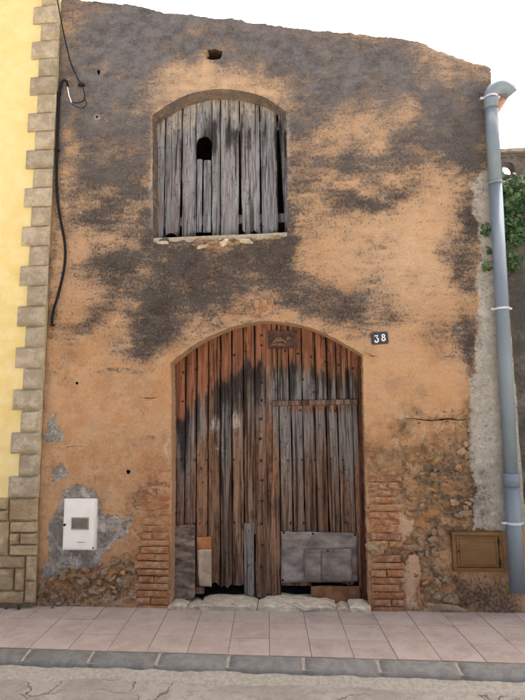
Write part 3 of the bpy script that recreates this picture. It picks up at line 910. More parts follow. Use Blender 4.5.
for k in range(70):
    if k < 46:
        px, py = rs.uniform(408, 476), rs.uniform(455, 606)
        if py > 527 and px > 447: continue
        if px < 424 and 508 < py < 540: continue
    else:
        px, py = rs.uniform(46, 136), rs.uniform(570, 606)
    STONES.append((px, py, rs.uniform(4, 10), rs.uniform(3, 6), rs.choice(['rubble', 'rubble', 'rubble', 'ochre_rubble', 'brick']) if rs.random() < 1.1 else 'rubble', rs.uniform(-35, 35)))
for i, (px, py, w, h, mt, rot) in enumerate(STONES):
    stone(px, py, w, h, 500+i, mt, .012 if i < 31 else rs.uniform(.004, .016), 'brick_fragment' if mt == 'brick' else 'stone', rot)
# broken stones and mortar under the window
for i, (px, py, w, h, mt, rot) in enumerate([(164, 243, 14, 4, 'thresh', -3), (203, 247, 14, 3.5, 'thresh', 10), (213, 243, 15, 3.5, 'rubble', 14), (210, 247, 9, 3, 'brick', -8), (224, 243, 9, 6, 'thresh', 35), (231, 244, 8, 4, 'rubble', -20), (246, 241.5, 15, 5, 'thresh', -8), (238, 243, 7, 4, 'rubble', 20), (196, 245, 8, 3, 'rubble', 0), (276, 238, 12, 3, 'rubble', 0), (206, 53, 5, 5, 'rubble', 0)]):
    stone(px, py, w, h, 700+i, mt, .03, 'brick_fragment' if mt == 'brick' else 'stone', rot)
# exposed bricks above the door and in the plaster
for i, (px, py, w, h) in enumerate([(257, 307, 5, 14), (264, 306, 5, 13), (271, 307, 5, 14), (217, 277, 14, 2.5), (232, 289, 12, 2.5)]):
    x0, z0 = W(px-w/2, py+h/2); x1, z1_ = W(px+w/2, py-h/2)
    relief_block('brick', [(x0, z0), (x1, z0), (x1, z1_), (x0, z1_)], .08, (.001, -.002, .002, .004, .004)[i], 4, 4, brick_fn(900+i, .004), M['brick'], facade)

# ---- window sill: thin mortar bed
x0, z0 = W(154, 239.5); x1, z1_ = W(287, 233)
sill = relief_block('window_sill', [(x0, z0-.028), (x1, z0-.02), (x1, z1_+.002), (x0, z0+.012)], .26, -.006, 40, 2,
             lambda u, v, x, z: .012*(fbm(x*16, z*16, 77, 4)-.5)-.012*(v < .3), M['kmort'], house)
for v in sill.data.vertices:
    n_ = float(fbm(v.co.x*11, v.co.y*9, 78, 4))-.5
    v.co.z += n_*(.055 if v.co.z < 0 else .016); v.co.y += (n_*.03 if v.co.y < .05 else 0)

# ---- wear of the timber
arch = np.array([p for p in door_c[5:-4]])
def door_wear(x, z):
    x = np.asarray(x); z = np.asarray(z)
    bx_ = np.array([-1.2, -1.0, -.85, -.7, -.5, -.3, 0.0, .3, .55])
    bz_ = np.array([1.55, 1.78, 1.93, 2.0, 2.12, 2.12, 2.10, 2.05, 2.02])
    lim = np.interp(x, bx_, bz_) + .16*(fbm(x*16, z*.8, 101, 3)-.5) + .12*(fbm(x*60, z*1.0, 102, 2)-.5)
    red = sstep(-.24, .16, z-lim)*.95
    colm = .6*fbm(x*12, z*.35, 111, 3)+.4*fbm(x*55, z*.5, 112, 2)
    d = lim - z
    mould = sstep(-.05, .08, d)*(1-sstep(.02, .62, d-.9*(colm-.5)))*sstep(.36, .64, colm+.06)*.95
    silver = sstep(.0, .3, d)*(1-sstep(.10, 1.15, d + .9*(fbm(x*9, z*.5, 121, 3)-.5)))*.62
    silver = silver + .40*sstep(.40, .75, fbm(x*11, z*.6, 131, 3))*(1-red)
    low = sstep(.75, .1, z)
    mould = mould + low*.55*sstep(.35, .65, fbm(x*14, z*2.5, 141, 4)) + .3*sstep(.55, .8, fbm(x*22, z*.9, 143, 3))*(red < .3)
    def bl(px, py, rx_, rz_, st):
        cx, cz = W(px, py, DEPTH)
        return st*np.exp(-((x-cx)/(rx_/112))**2-((z-cz)/(rz_/112))**2)
    chalk = bl(215, 425, 8, 14, .75) + bl(235, 422, 7, 14, .8) + bl(222, 450, 18, 6, .55) + bl(300, 410, 40, 3, .45)
    red = np.clip(red + bl(315, 409, 42, 5, .8) + bl(332, 445, 4, 16, .4) + bl(248, 440, 5, 40, .25), 0, 1)
    silver = silver + bl(346, 440, 8, 40, .9) + bl(290, 385, 20, 20, .3)
    mould = mould + bl(275, 505, 6, 18, .7) + bl(253, 515, 6, 8, .7)
    return np.clip(np.stack([red, mould, silver, chalk], -1), 0, 1)
def plain_wear(r, mo, s, c):
    return lambda x, z: np.tile(np.array([r, mo, s, c], float), (len(x), 1))

def plank_fn(seed, cup=.004, rough=.003):
    def fn(u, v, x, z):
        e = np.minimum(u, 1-u)
        return -.006*(1-sstep(0, .10, e)) - cup*(2*u-1)**2 + rough*(fbm(x*45, z*2.2, seed, 3)-.5)*2 + .006*(fbm(z*1.5, z*0, seed+5, 2)-.5)
    return fn
def plank(parent, bot, top, yf, th, mat, attr, seed, nz=22, name='plank', gap=.0045, ragb=0.0):
    """bot=(x0,x1,z), top=(x0,x1,z): one board with worn edges"""
    nx = 5
    nz = int(nz*2.4); us = np.array([0, .05, .18, .34, .5, .66, .82, .95, 1.0]); nx = 8
    vs = np.linspace(0, 1, nz+1)
    U, V = np.meshgrid(us, vs)
    rg_ = np.random.RandomState(seed)
    xl = bot[0]+(top[0]-bot[0])*V + gap; xr = bot[1]+(top[1]-bot[1])*V - gap
    zz = bot[2]+(top[2]-bot[2])*V
    if ragb:
        zz = zz + ragb*(fbm(U*3+seed, U*0, seed, 3)*1.6-.3)*(1-V)**6
    xl = xl + .006*(fbm(zz*6, zz*0, seed+1, 4)-.4); xr = xr - .006*(fbm(zz*6, zz*0, seed+2, 4)-.4)
    x = xl*(1-U)+xr*U
    y = yf - plank_fn(seed)(U, V, x, zz) + rg_.uniform(-.003, .003)
    front = np.stack([x, y, zz], -1).reshape(-1, 3)
    idx = lambda i, j: j*(nx+1)+i
    fcs = [(idx(i, j), idx(i+1, j), idx(i+1, j+1), idx(i, j+1)) for j in range(nz) for i in range(nx)]
    ring = [idx(i, 0) for i in range(nx)] + [idx(nx, j) for j in range(nz)] + [idx(i, nz) for i in range(nx, 0, -1)] + [idx(0, j) for j in range(nz, 0, -1)]
    n = len(front); L = len(ring)
    back = front[ring].copy(); back[:, 1] = yf+th
    vv = np.vstack([front, front[ring], back])
    for k in range(L):
        fcs.append((n+k, n+L+k, n+L+(k+1) % L, n+(k+1) % L))
    fcs.append(tuple(n+L+k for k in range(L))[::-1])
    loc = (float(x.mean()), yf, float(bot[2]))
    wr = np.array(attr(vv[:, 0], vv[:, 2]), float)
    uu = np.concatenate([U.ravel(), U.ravel()[ring], U.ravel()[ring]])
    grime = (np.minimum(uu, 1-uu) < .06)*.55*sstep(.35, .8, fbm(vv[:, 2]*5, vv[:, 2]*0+seed, seed, 3))
    wr[:, 1] = np.clip(wr[:, 1]+grime, 0, 1)
    return mesh_obj(name, vv, fcs, M[mat], parent, loc, False, {'wear': wr})

nail_mesh = None
def nail(parent, x, y, z, r=.0105):
    global nail_mesh
    if nail_mesh is None:
        bm = bmesh.new()
        bmesh.ops.create_uvsphere(bm, u_segments=8, v_segments=5, radius=1)
        for v in bm.verts: v.co.y *= .55
        nail_mesh = bpy.data.meshes.new('nail'); bm.to_mesh(nail_mesh); bm.free()
        nail_mesh.materials.append(M['nail'])
        nail_mesh.polygons.foreach_set('use_smooth', [True]*len(nail_mesh.polygons))
    o = bpy.data.objects.new('nail', nail_mesh)
    place(o, parent, (x, y, z))
    o.scale = (r*rnd(.8, 1.15), r, r*rnd(.8, 1.15))
    return o
def nails(parent, pts, Yp, rad=.0115):
    for px, py in pts:
        x, z = W(px+rnd(-.6, .6), py+rnd(-.7, .7), Yp)
        nail(parent, x, Yp, z, rad)

def empty_part(name, parent, loc, label=None):
    o = bpy.data.objects.new(name, None); o.empty_display_size = .1
    place(o, parent, loc)
    if label: o['label'] = label
    return o

PD = DEPTH+.006                                     # face of the door boards
leafL = empty_part('door_leaf', house, (-.75, PD, 0), 'fixed plank leaf with rows of iron nails')
bxp = [170.5, 185, 196.4, 208, 220, 231.7, 243.6, 255.5]
zt = lambda xm: float(np.interp(xm, arch[:, 0], arch[:, 1]))+.10
for i in range(7):
    xt0, xt1 = W(bxp[i], 430, PD)[0], W(bxp[i+1], 430, PD)[0]
    xb0, xb1 = xt0-(.03 if i == 0 else 0), xt1
    zb = [.05, .20, .12, .13, .115, .12, .56][i]
    top = zt((xt0+xt1)/2)
    plank(leafL, (xb0, xb1, zb), (xt0+(xt0-xb0)*.5, xt1+(xt1-xb1)*.5, top), PD, .03, 'door', door_wear, 40+i, 26, ragb=.03)
# centre cover strip
xs = [W(255.8, 430, PD-.018), W(267.3, 430, PD-.018), W(255.0, 590, PD-.018), W(267.0, 590, PD-.018)]
plank(leafL, (xs[2][0], xs[3][0], .045), (xs[0][0], xs[1][0], W(261, 318, PD)[1]), PD-.020, .026, 'door', door_wear, 60, 30, 'cover_strip')
# grey-blue repair board
xa = W(243.4, 560, PD-.012)[0]; xb = W(254.6, 560, PD-.012)[0]
plank(leafL, (xa, xb, .05), (xa, xb, W(250, 523, PD)[1]), PD-.014, .022, 'bluewood', plain_wear(0, .1, .75, .1), 61, 12, 'repair_board', ragb=.03)
nails(leafL, [(182.5, 400.7), (195.4, 401), (208, 401), (221, 400.5), (233.3, 400), (246, 400)], PD-.006)
nails(leafL, [(181.3, 460), (194.7, 460), (207.5, 460), (220.4, 460), (233.8, 459.6)], PD-.006)
nails(leafL, [(195, 523), (207, 523), (221, 522.5), (234, 522.5)], PD-.006)
nails(leafL, [(183, 373), (196, 369), (208.8, 364.5), (220.6, 360), (233.8, 355.5), (246, 351.5)], PD-.006)
nails(leafL, [(261, 336), (261, 346), (261, 364), (261, 382), (261, 400), (261, 419), (261, 439), (261.5, 460), (261.7, 480), (262, 501), (262, 523), (262, 545), (262, 566)], PD-.027, .0145)

leafR = empty_part('door_leaf', house, (.1, PD, 1.8), 'boarded upper leaf above the wicket')
bxr = [262, 277.5, 289, 302, 315.5, 327, 336.5, 348, 364]
for i in range(8):
    x0, x1 = W(bxr[i], 380, PD)[0], W(bxr[i+1], 380, PD)[0]
    plank(leafR, (x0, x1, 1.70 if i else .07), (x0, x1, zt((x0+x1)/2)), PD, .03, 'door', door_wear, 80+i, 12 if i else 22)
nails(leafR, [(285, 351), (298, 354), (311.5, 357.5), (325, 361.3), (338.5, 364.5), (353, 368.5), (303, 379), (313.4, 392)], PD-.006)
# plaque nailed under the arch
xq0, zq0 = W(268.3, 348.5, PD-.02); xq1, zq1 = W(297, 329.3, PD-.02)
plq = relief_block('plaque', [(xq0, zq0), (xq1, zq0+.005), (xq1, zq1-.012), (xq0, zq1-.004)], PD+.004, PD-.012, 8, 6,
                   lambda u, v, x, z: .008*((np.minimum(np.minimum(u, 1-u)*1.5, np.minimum(v, 1-v)) < .09)*1.0) + .003*(fbm(x*30, z*30, 5, 3)-.5), M['plaque'], leafR)
plq['label'] = 'dark framed board with a curled scrap of paper'
for (ax, az, bx2, bz2, bulge) in [(.03, .045, .17, .05, .04), (.02, .028, .16, .022, .012), (.155, .06, .225, .085, .02), (.05, .062, .13, .066, .012)]:
    P = []
    for k in range(9):
        t = k/8
        P.append((xq0+ax+(bx2-ax)*t, zq0+az+(bz2-az)*t + bulge*math.sin(math.pi*t)))
    vv, ff = [], []
    for k, (x, z) in enumerate(P):
        w = .013*math.sin(math.pi*(k+.6)/9.2)*(1+.5*math.sin(k*2.3+ax*90))
        yy = PD-.016-.008*math.sin(math.pi*k/8)
        vv += [(x, yy, z-w), (x, yy-.004, z+w), (x, yy+.003, z+w), (x, yy+.004, z-w)]
    for k in range(8):
        i = 4*k
        for q in range(4): ff.append((i+q, i+(q+1) % 4, i+4+(q+1) % 4, i+4+q))
    ff += [(0, 1, 2, 3), (32, 35, 34, 33)]
    mesh_obj('paper_scrap', vv, ff, M['paper'], plq)

wicket = empty_part('wicket_door', house, (.12, PD, .1), 'small plank wicket door with zinc patches at its foot')
PW = PD-.012
bw = [279, 291.5, 303, 315, 326.5, 338, 353.2]
for i in range(6):
    x0, x1 = W(bw[i], 430, PW)[0], W(bw[i+1], 430, PW)[0]
    y0, y1 = x0, x1
    plank(wicket, (y0, y1, .155), (x0, x1, W(300, 405.5, PW)[1]), PW, .014, 'door', door_wear, 120+i, 22, ragb=.05)
x0, x1 = W(268, 430, PW-.006)[0], W(279.2, 430, PW-.006)[0]
plank(wicket, (x0, x1, .06), (x0, x1, W(275, 403.5, PW)[1]), PW-.008, .02, 'door', door_wear, 140, 22, 'stile')
x0, x1 = W(352.8, 430, PW-.006)[0], W(358.6, 430, PW-.006)[0]
plank(wicket, (x0, x1+.004, .12), (x0, x1, W(355, 402.5, PW)[1]), PW-.008, .02, 'door', door_wear, 141, 22, 'stile')
bm = bmesh.new()
xa, za = W(272, 405.3, PW-.02); xb, zb_ = W(357.5, 403.8, PW-.02)
fr = []
for x, z in ((xa, za), (xb, zb_)):
    for (dy, dz) in ((-.030, -.004), (-.030, .038), (.004, .044), (.004, -.008)):
        fr.append(bm.verts.new((x, PW+dy, z+dz)))
for q in range(4): bm.faces.new((fr[q], fr[(q+1) % 4], fr[4+(q+1) % 4], fr[4+q]))
bm.faces.new(fr[:4]); bm.faces.new(fr[4:][::-1])
rail = bm_obj('top_rail', bm, M['door'], wicket, ((xa+xb)/2, PW, za))
ca = rail.data.attributes.new('wear', 'FLOAT_COLOR', 'POINT')
for d_ in ca.data: d_.color = (.35, .05, .35, .25)
nails(wicket, [(288, 460), (301.5, 460), (315.5, 460), (330, 459.5), (343, 459.5), (281.5, 523), (290, 523), (304, 523), (346, 523), (300, 410), (313, 410), (335, 410)], PW-.005)

def sheet(name, corners, yf, nx, nz, mat, parent, amp, seed, sx=14, sz=14, curl=0):
    """thin bent metal sheet; corners in photo survey px"""
    q = [W(px, py, yf) for px, py in corners]
    bl, br, tr, tl = [np.array(p) for p in q]
    U, V = np.meshgrid(np.linspace(0, 1, nx+1), np.linspace(0, 1, nz+1))
    P = (bl*((1-U)*(1-V))[..., None] + br*(U*(1-V))[..., None] + tr*(U*V)[..., None] + tl*((1-U)*V)[..., None])
    x, z = P[..., 0], P[..., 1]
    e = np.minimum(np.minimum(U, 1-U), np.minimum(V, 1-V))
    x = x + .010*(fbm(z*20, x*20, seed+3, 3)-.5)*(1-sstep(0, .1, e)); z = z + .012*(fbm(x*20, z*20, seed+4, 3)-.5)*(1-sstep(0, .1, e))
    y = yf - amp*(fbm(x*sx, z*sz, seed, 4)-.2) - curl*(1-V)**3*U
    if sz > 20:
        tt = z*17 + 1.3*fbm(x*6, z*5, seed+8, 3) + x*1.5
        y = y + .016*np.abs((tt % 1)-.5)*sstep(.35, .6, fbm(x*4, z*6, seed+9, 2)+.12)
    fr = np.stack([x, y, z], -1).reshape(-1, 3)
    bk = fr.copy(); bk[:, 1] += .002
    idx = lambda i, j: j*(nx+1)+i
    f = [(idx(i, j), idx(i+1, j), idx(i+1, j+1), idx(i, j+1)) for j in range(nz) for i in range(nx)]
    n = len(fr)
    f += [tuple(n+i for i in q[::-1]) for q in list(f)]
    ring = [idx(i, 0) for i in range(nx)] + [idx(nx, j) for j in range(nz)] + [idx(i, nz) for i in range(nx, 0, -1)] + [idx(0, j) for j in range(nz, 0, -1)]
    for k in range(len(ring)):
        a_, b_ = ring[k], ring[(k+1) % len(ring)]
        f.append((a_, n+a_, n+b_, b_))
    return mesh_obj(name, np.vstack([fr, bk]), f, M[mat], parent, tuple(fr.mean(axis=0)), True)
s1 = sheet('metal_patch', [(281, 583), (358, 581.5), (357.5, 532.5), (281, 531.5)], PW-.012, 26, 20, 'zinc', wicket, .014, 201, 8, 9)
s2 = sheet('metal_patch', [(304.5, 581), (321.5, 581), (321.5, 549.5), (304, 549.5)], PW-.028, 8, 12, 'zinc', wicket, .004, 202)
s3 = sheet('metal_patch', [(321.3, 581), (352.3, 581), (351.5, 548.5), (321.3, 549)], PW-.030, 12, 12, 'zinc', wicket, .006, 203)
nails(wicket, [(312.6, 533.3), (284, 533), (355, 534), (328, 551), (283, 580), (310, 584)], PW-.028)
plank(wicket, (W(281, 590, PW)[0], W(312, 590, PW)[0], .145), (W(281, 590, PW)[0], W(312, 590, PW)[0], .26), PW-.003, .015, 'door', plain_wear(.1, .35, .2, 0), 150, 5, 'bottom_rail')
sheet('rusty_kick_plate', [(311.5, 606), (361, 606), (360, 586), (311, 586)], PW-.010, 14, 8, 'rust', wicket, .006, 205)

# jamb posts of the door frame
def post(px0a, px1a, pya, px0b, px1b, pyb, yp, seed):
    xa0, za = W(px0a, pya, yp); xa1 = W(px1a, pya, yp)[0]
    xb0, zb = W(px0b, pyb, yp); xb1 = W(px1b, pyb, yp)[0]
    plank(house, (xb0, xb1, .01), (xa0, xa1, za), yp, .05, 'jamb', plain_wear(.45, .25, .05, 0), seed, 20, 'door_post', .001)
post(357.5, 364.5, 356, 361.3, 369.5, 600, PD-.03, 160)
post(170, 174.5, 366, 169.5, 173.0, 600, PD-.012, 161)

# patches at the foot of the left leaf
sheet('crinkled_sheet', [(172, 601), (196, 597), (194.5, 524), (172, 526)], PD-.014, 20, 48, 'leather', leafL, .045, 210, 3.5, 24, .04)
sheet('rusty_patch', [(197.5, 550), (211.3, 549), (211, 536), (196.5, 537)], PD-.016, 6, 6, 'orange', leafL, .006, 211)
sheet('tan_patch', [(199, 586), (211.8, 587), (211.3, 548.6), (197.6, 549.6)], PD-.018, 8, 14, 'tan', leafL, .012, 212, 8, 16)
plank(leafL, (W(178, 600, PD)[0], W(205, 600, PD)[0], .07), (W(174, 600, PD)[0], W(205, 600, PD)[0], .125), PD-.02, .015, 'door', plain_wear(.1, .5, .3, 0), 170, 4, 'loose_board')

# threshold stones
def thresh(px0, px1, y0, y1, zt_, seed):
    x0 = W(px0, 604, y0)[0]; x1 = W(px1, 604, y0)[0]
    bm = bmesh.new()
    bm_box(bm, x0, x1, y0, y1, -.05, zt_)
    bmesh.ops.subdivide_edges(bm, edges=bm.edges[:], cuts=9, use_grid_fill=True)
    for v in bm.verts:
        n1 = float(fbm(v.co.x*9+seed, v.co.y*9+v.co.z*7, seed, 3))-.5
        edge = min(1, min(v.co.x-x0, x1-v.co.x)/.05)
        n2_ = float(fbm(v.co.x*38+seed, v.co.y*38+v.co.z*30, seed+9, 2))-.5
        v.co.y += n2_*.014; v.co.z += n2_*.010*(1 if v.co.z > 0 else 0)
        v.co.z += (n1*.035 - (1-edge)*.022)*(1 if v.co.z > 0 else 0)
        v.co.y += n1*.025 + (.02 if (v.co.z > zt_*.75 and v.co.y < y0+.03) else 0)
        v.co.x += .012*(float(fbm(v.co.y*14, v.co.z*14+seed, seed+3, 2))-.5)
    return bm_obj('threshold_stone', bm, M['thresh'], house, ((x0+x1)/2, y0, 0), False)
thresh(167.5, 186, -.03, .20, .045, 1)
thresh(185.5, 200, .0, .22, .018, 2)
thresh(199, 256.5, -.045, .22, .052, 3)
thresh(257.5, 336, -.045, .22, .056, 4)
thresh(335, 350, -.01, .20, .030, 5)
thresh(349.5, 371, -.04, .18, .052, 6)

# ---- boarded window
shut = empty_part('window_shutter', house, (-.75, DEPTH, 3.3), 'silver-grey board shutter with a small arched hole')
PS = DEPTH+.008
warch = np.array([p for p in win_c[1:-1]])
def shut_wear(x, z):
    x = np.asarray(x); z = np.asarray(z)
    top = np.interp(x, [-1.45, -1.2, -.9, -.7, -.4, -.1, .1], [4.25, 4.38, 4.52, 4.56, 4.52, 4.40, 4.3])
    d = top - z + .26*(fbm(x*14, z*.6, 301, 3)-.5) + .2*(fbm(x*60, z*.9, 302, 2)-.5)
    stk = .5*fbm(x*8, z*.5, 303, 3)+.5*fbm(x*60, z*.6, 304, 2)
    mould = sstep(-.06, .08, d)*(1-sstep(.05, .5, d-.5*(stk-.5)))*sstep(.36, .70, stk+.05)*(.55+.65*sstep(-1.1, -.8, x))
    mould = mould + .35*sstep(.5, .75, fbm(x*20, z*.7, 305, 3)) + .5*np.exp(-((z-3.36)/.06)**2)
    silver = .55 + .7*(fbm(x*7, z*.5, 307, 3)-.4)
    chalk = sstep(.02, -.12, d)*.62
    return np.clip(np.stack([x*0, mould, silver, chalk], -1), 0, 1)
bs = [150, 164.3, 181.5, 196.4, 211.4, 220.3, 239.6, 260.2, 277.8, 291]
HX0, HX1, HZ0, HZ1 = W(196.2, 159, PS)[0], W(211.3, 159, PS)[0], W(204, 160, PS)[1], W(204, 136, PS)[1]
zsill = W(220, 236, PS)[1]
for i in range(9):
    x0, x1 = W(bs[i], 180, PS)[0], W(bs[i+1], 180, PS)[0]
    topz = max(4.66, float(np.interp((x0+x1)/2, warch[:, 0], warch[:, 1], left=4.5, right=4.5))+.05)
    zb = zsill - .01
    gl = .003
    if i == 3:
        # the board with the hole: lower strips either side of a slit, and a top piece
        plank(shut, (x0, x0+.056, zsill+.05), (x0, x0+.060, HZ0+.012), PS, .022, 'shutter', shut_wear, 331, 12)
        plank(shut, (x0+.063, x1, zsill+.045), (x0+.066, x1, HZ0), PS, .022, 'shutter', shut_wear, 332, 12)
        n = 10
        xm = (HX0+HX1)/2; r = (HX1-HX0)/2
        arc = [(xm - r*math.cos(math.pi*k/n), HZ1-r + r*math.sin(math.pi*k/n)) for k in range(n+1)]
        top_ = [(x0+(x1-x0)*k/n, topz) for k in range(n+1)]
        vv, ff = [], []
        for yv in (PS, PS+.022):
            vv += [(x, yv, z) for x, z in arc] + [(x, yv, z) for x, z in top_]
        o1 = n+1; o2 = 2*(n+1); o3 = 3*(n+1)
        for k in range(n):
            ff.append((k, k+1, o1+k+1, o1+k)); ff.append((o2+k, o3+k, o3+k+1, o2+k+1)); ff.append((k, o2+k, o2+k+1, k+1))
        vv = np.array(vv)
        mesh_obj('plank', vv, ff, M['shutter'], shut, None, False, {'wear': shut_wear(vv[:, 0], vv[:, 2])})
        continue
    b0, b1 = x0, x1
    if i == 1: b1 -= .012
    if i == 2: b0 += .004
    if i == 5: b1 -= .008
    if i == 6: b0 += .018; zb += .0
    if i == 7: b0 += .008
    if i == 8: b0 += .060; x0 += .008
    plank(shut, (b0, b1, zb), (x0, x1, topz), PS+rnd(-.004, .004), .022, 'shutter', shut_wear, 320+i, 22, ragb=.07 if i in (1, 6, 7) else .02)
# ledges on the inside of the boards
for zz_ in (3.48, 4.44):
    plank(shut, (-1.43, -.06, zz_), (-1.43, -.06, zz_+.09), PS+.024, .03, 'shutter', plain_wear(0, .5, .4, 0), 350+int(zz_*10), 4, 'ledge')

# ------------------------------------------------------------------ YELLOW HOUSE
yh = empty('yellow_house', (-4.2, -.04, 0), 'yellow rendered house with split-stone corner quoins and stone plinth', 'house')
YW = -.035
YX = -2.362
bm = bmesh.new(); bm_box(bm, -6.5, YX-.004, YW, 6.0, .917, 7.0)
bm_obj('wall', bm, M['yellow'], yh, (-4.2, 0, 1))
bm = bmesh.new(); bm_box(bm, -6.5, YX-.006, YW-.001, 5.9, -.05, .917)
bm_obj('plinth_backing', bm, M['mortar'], yh, (-4.2, 0, 0))
def split_fn(seed, amp=.016, marg=.12, asp=1.0):
    def fn(u, v, x, z):
        e = np.minimum(np.minimum(u, 1-u)*asp, np.minimum(v, 1-v))
        body = sstep(.02, marg*1.8, e)
        r = fbm(x*11+seed, z*13, seed, 4)
        rid = 1-np.abs(fbm(x*6+seed*2, z*9, seed+7, 3)-.5)*4
        return body*(amp*(.25+r*1.0) + amp*.45*rid) - .006*(1-sstep(0, .03, e))
    return fn
z = .9185; k = 0
zs = []
while z < 6.9:
    zs.append(z); z += .1935
for i in range(len(zs)-1):
    long = (i % 2 == 0)
    w = .272 if long else .188
    x1 = YX + .012 + rnd(-.003, .003)
    z0, z1q = zs[i]+.003, zs[i+1]-.003
    relief_block('quoin', [(x1-w, z0), (x1, z0), (x1, z1q), (x1-w, z1q)], YW-.002, YW-.022, 14, 10, split_fn(1000+i, .024, .08, w/.19), M['quoin'], yh)
def pl(px0, px1, py0, py1, seed):
    x0, z0 = W(px0, py1, YW-.03); x1, z1p = W(px1, py0, YW-.03)
    relief_block('plinth_stone', [(x0+.003, z0+.003), (x1-.003, z0+.003), (x1-.003, z1p-.003), (x0+.003, z1p-.003)], YW-.002, YW-.024, 12, 9, split_fn(seed, .020, .08, (x1-x0)/max(.01, z1p-z0)), M['plinth'], yh)
PL = [(8, 37.8, 498.5, 521.3), (-12, 8, 498, 510), (-12, 8, 510, 521.3), (-16, 8.7, 521.3, 556), (8.7, 37.3, 521.3, 533), (8.7, 19, 533, 545), (19, 37.2, 533, 545), (8.7, 36.8, 545, 556),
      (-6, 24.3, 556, 568.5), (24.3, 36.3, 556, 581.5), (-12, 13.3, 568.5, 591.5), (13.3, 24.3, 568.5, 591.5), (-14, 23.2, 591.5, 604), (23.2, 35.6, 581.5, 604)]
for i, p in enumerate(PL): pl(*p, 1100+i)
xx = W(-16, 550)[0]
for r_, (za, zb_) in enumerate([(.73, .915), (.43, .72), (.32, .42), (.12, .31), (.0, .11)]):
    x = xx-.005 if r_ != 0 else W(-12, 510)[0]
    x -= .01
    while x > -4.6:
        w = rnd(.2, .42)
        relief_block('plinth_stone', [(x-w, za), (x-.004, za), (x-.004, zb_), (x-w, zb_)], YW-.002, YW-.024, 8, 6, split_fn(1200+r_*20+int(-x*10), .012, .09, 1.5), M['plinth'], yh)
        x -= w

# ------------------------------------------------------------------ RIGHT-HAND NEIGHBOUR: lower dark wall
gw = empty('boundary_wall', (3.2, .25, 0), 'dark weathered boundary wall beside the drainpipe, lower than the house', 'wall')
GY = .25
ztop = W(512, 153, GY)[1]
hx0, hz0 = W(502.5, 170.5, GY); hx1, hz1 = W(514, 163.5, GY)
# wall face with a small arched opening near its top
loop = [(1.60, -.06), (6.0, -.06), (6.0, ztop), (1.60, ztop-.01)]
hl = []
n = 10
for k in range(n+1):
    a_ = math.pi*k/n
    hl.append(((hx0+hx1)/2+(hx1-hx0)/2*math.cos(a_), hz0+.012+(hz1-hz0)*math.sin(a_)))
hl += [(hx0, hz0-.03), ((hx0+hx1)/2, hz0-.045), (hx1, hz0-.03)]
P2, E2 = [], []
for lp in (loop, hl):
    i0 = len(P2); P2 += lp
    E2 += [(i0+k, i0+(k+1) % len(lp)) for k in range(len(lp))]
gg = grid(1.63, 5.9, -.02, ztop-.03, .06)
kp = ~in_poly(gg[:, 0], gg[:, 1], hl)
P2 += [tuple(p) for p in gg[kp]]
cv2, _, cf2, _, _, _ = delaunay_2d_cdt([Vector((float(a_), float(b_))) for a_, b_ in P2], E2, [], 0, 1e-6, False)
c2 = np.array([(v[0], v[1]) for v in cv2]); t2 = np.array(cf2)
cc = c2[t2].mean(axis=1); t2 = t2[~in_poly(cc[:, 0], cc[:, 1], hl)]
y2 = GY + .03*(fbm(c2[:, 0]*4, c2[:, 1]*4, 91, 4)-.5)
vv = [(float(p[0]), float(q), float(p[1])) for p, q in zip(c2, y2)]
ff = [tuple(int(i) for i in t) for t in t2]
b0 = len(vv); nh = len(hl)
for s in (GY, GY+.10): vv += [(x, s, z) for x, z in hl]
for k in range(nh): ff.append((b0+k, b0+(k+1) % nh, b0+nh+(k+1) % nh, b0+nh+k))
b0 = len(vv)
vv += [(1.60, GY, ztop-.01), (6.0, GY, ztop), (6.0, GY+.10, ztop), (1.60, GY+.10, ztop-.01), (6.0, GY, -.06), (6.0, GY+.10, -.06)]
ff += [(b0, b0+1, b0+2, b0+3), (b0+1, b0+4, b0+5, b0+2)]
mesh_obj('wall', vv, ff, M['darkwall'], gw, (3.2, GY, 0), True)
# back face of that wall, with its opening clear
bm = bmesh.new()
bm_box(bm, 1.86, hx0-.01, GY+.05, GY+.11, -.05, ztop-.02); bm_box(bm, hx1+.01, 6, GY+.05, GY+.11, -.05, ztop-.02)
bm_box(bm, hx0-.01, hx1+.01, GY+.05, GY+.11, -.05, hz0-.05); bm_box(bm, hx0-.01, hx1+.01, GY+.05, GY+.11, hz1+.03, ztop-.02)
bm_obj('wall_back', bm, M['darkwall'], gw, (3.2, GY+.3, 0))
bm = bmesh.new(); bm_box(bm, 1.88, 6.0, GY-.035, GY+.14, ztop, ztop+.035, .008)
bm_obj('coping', bm, M['roof'], gw, (3.2, GY, ztop))

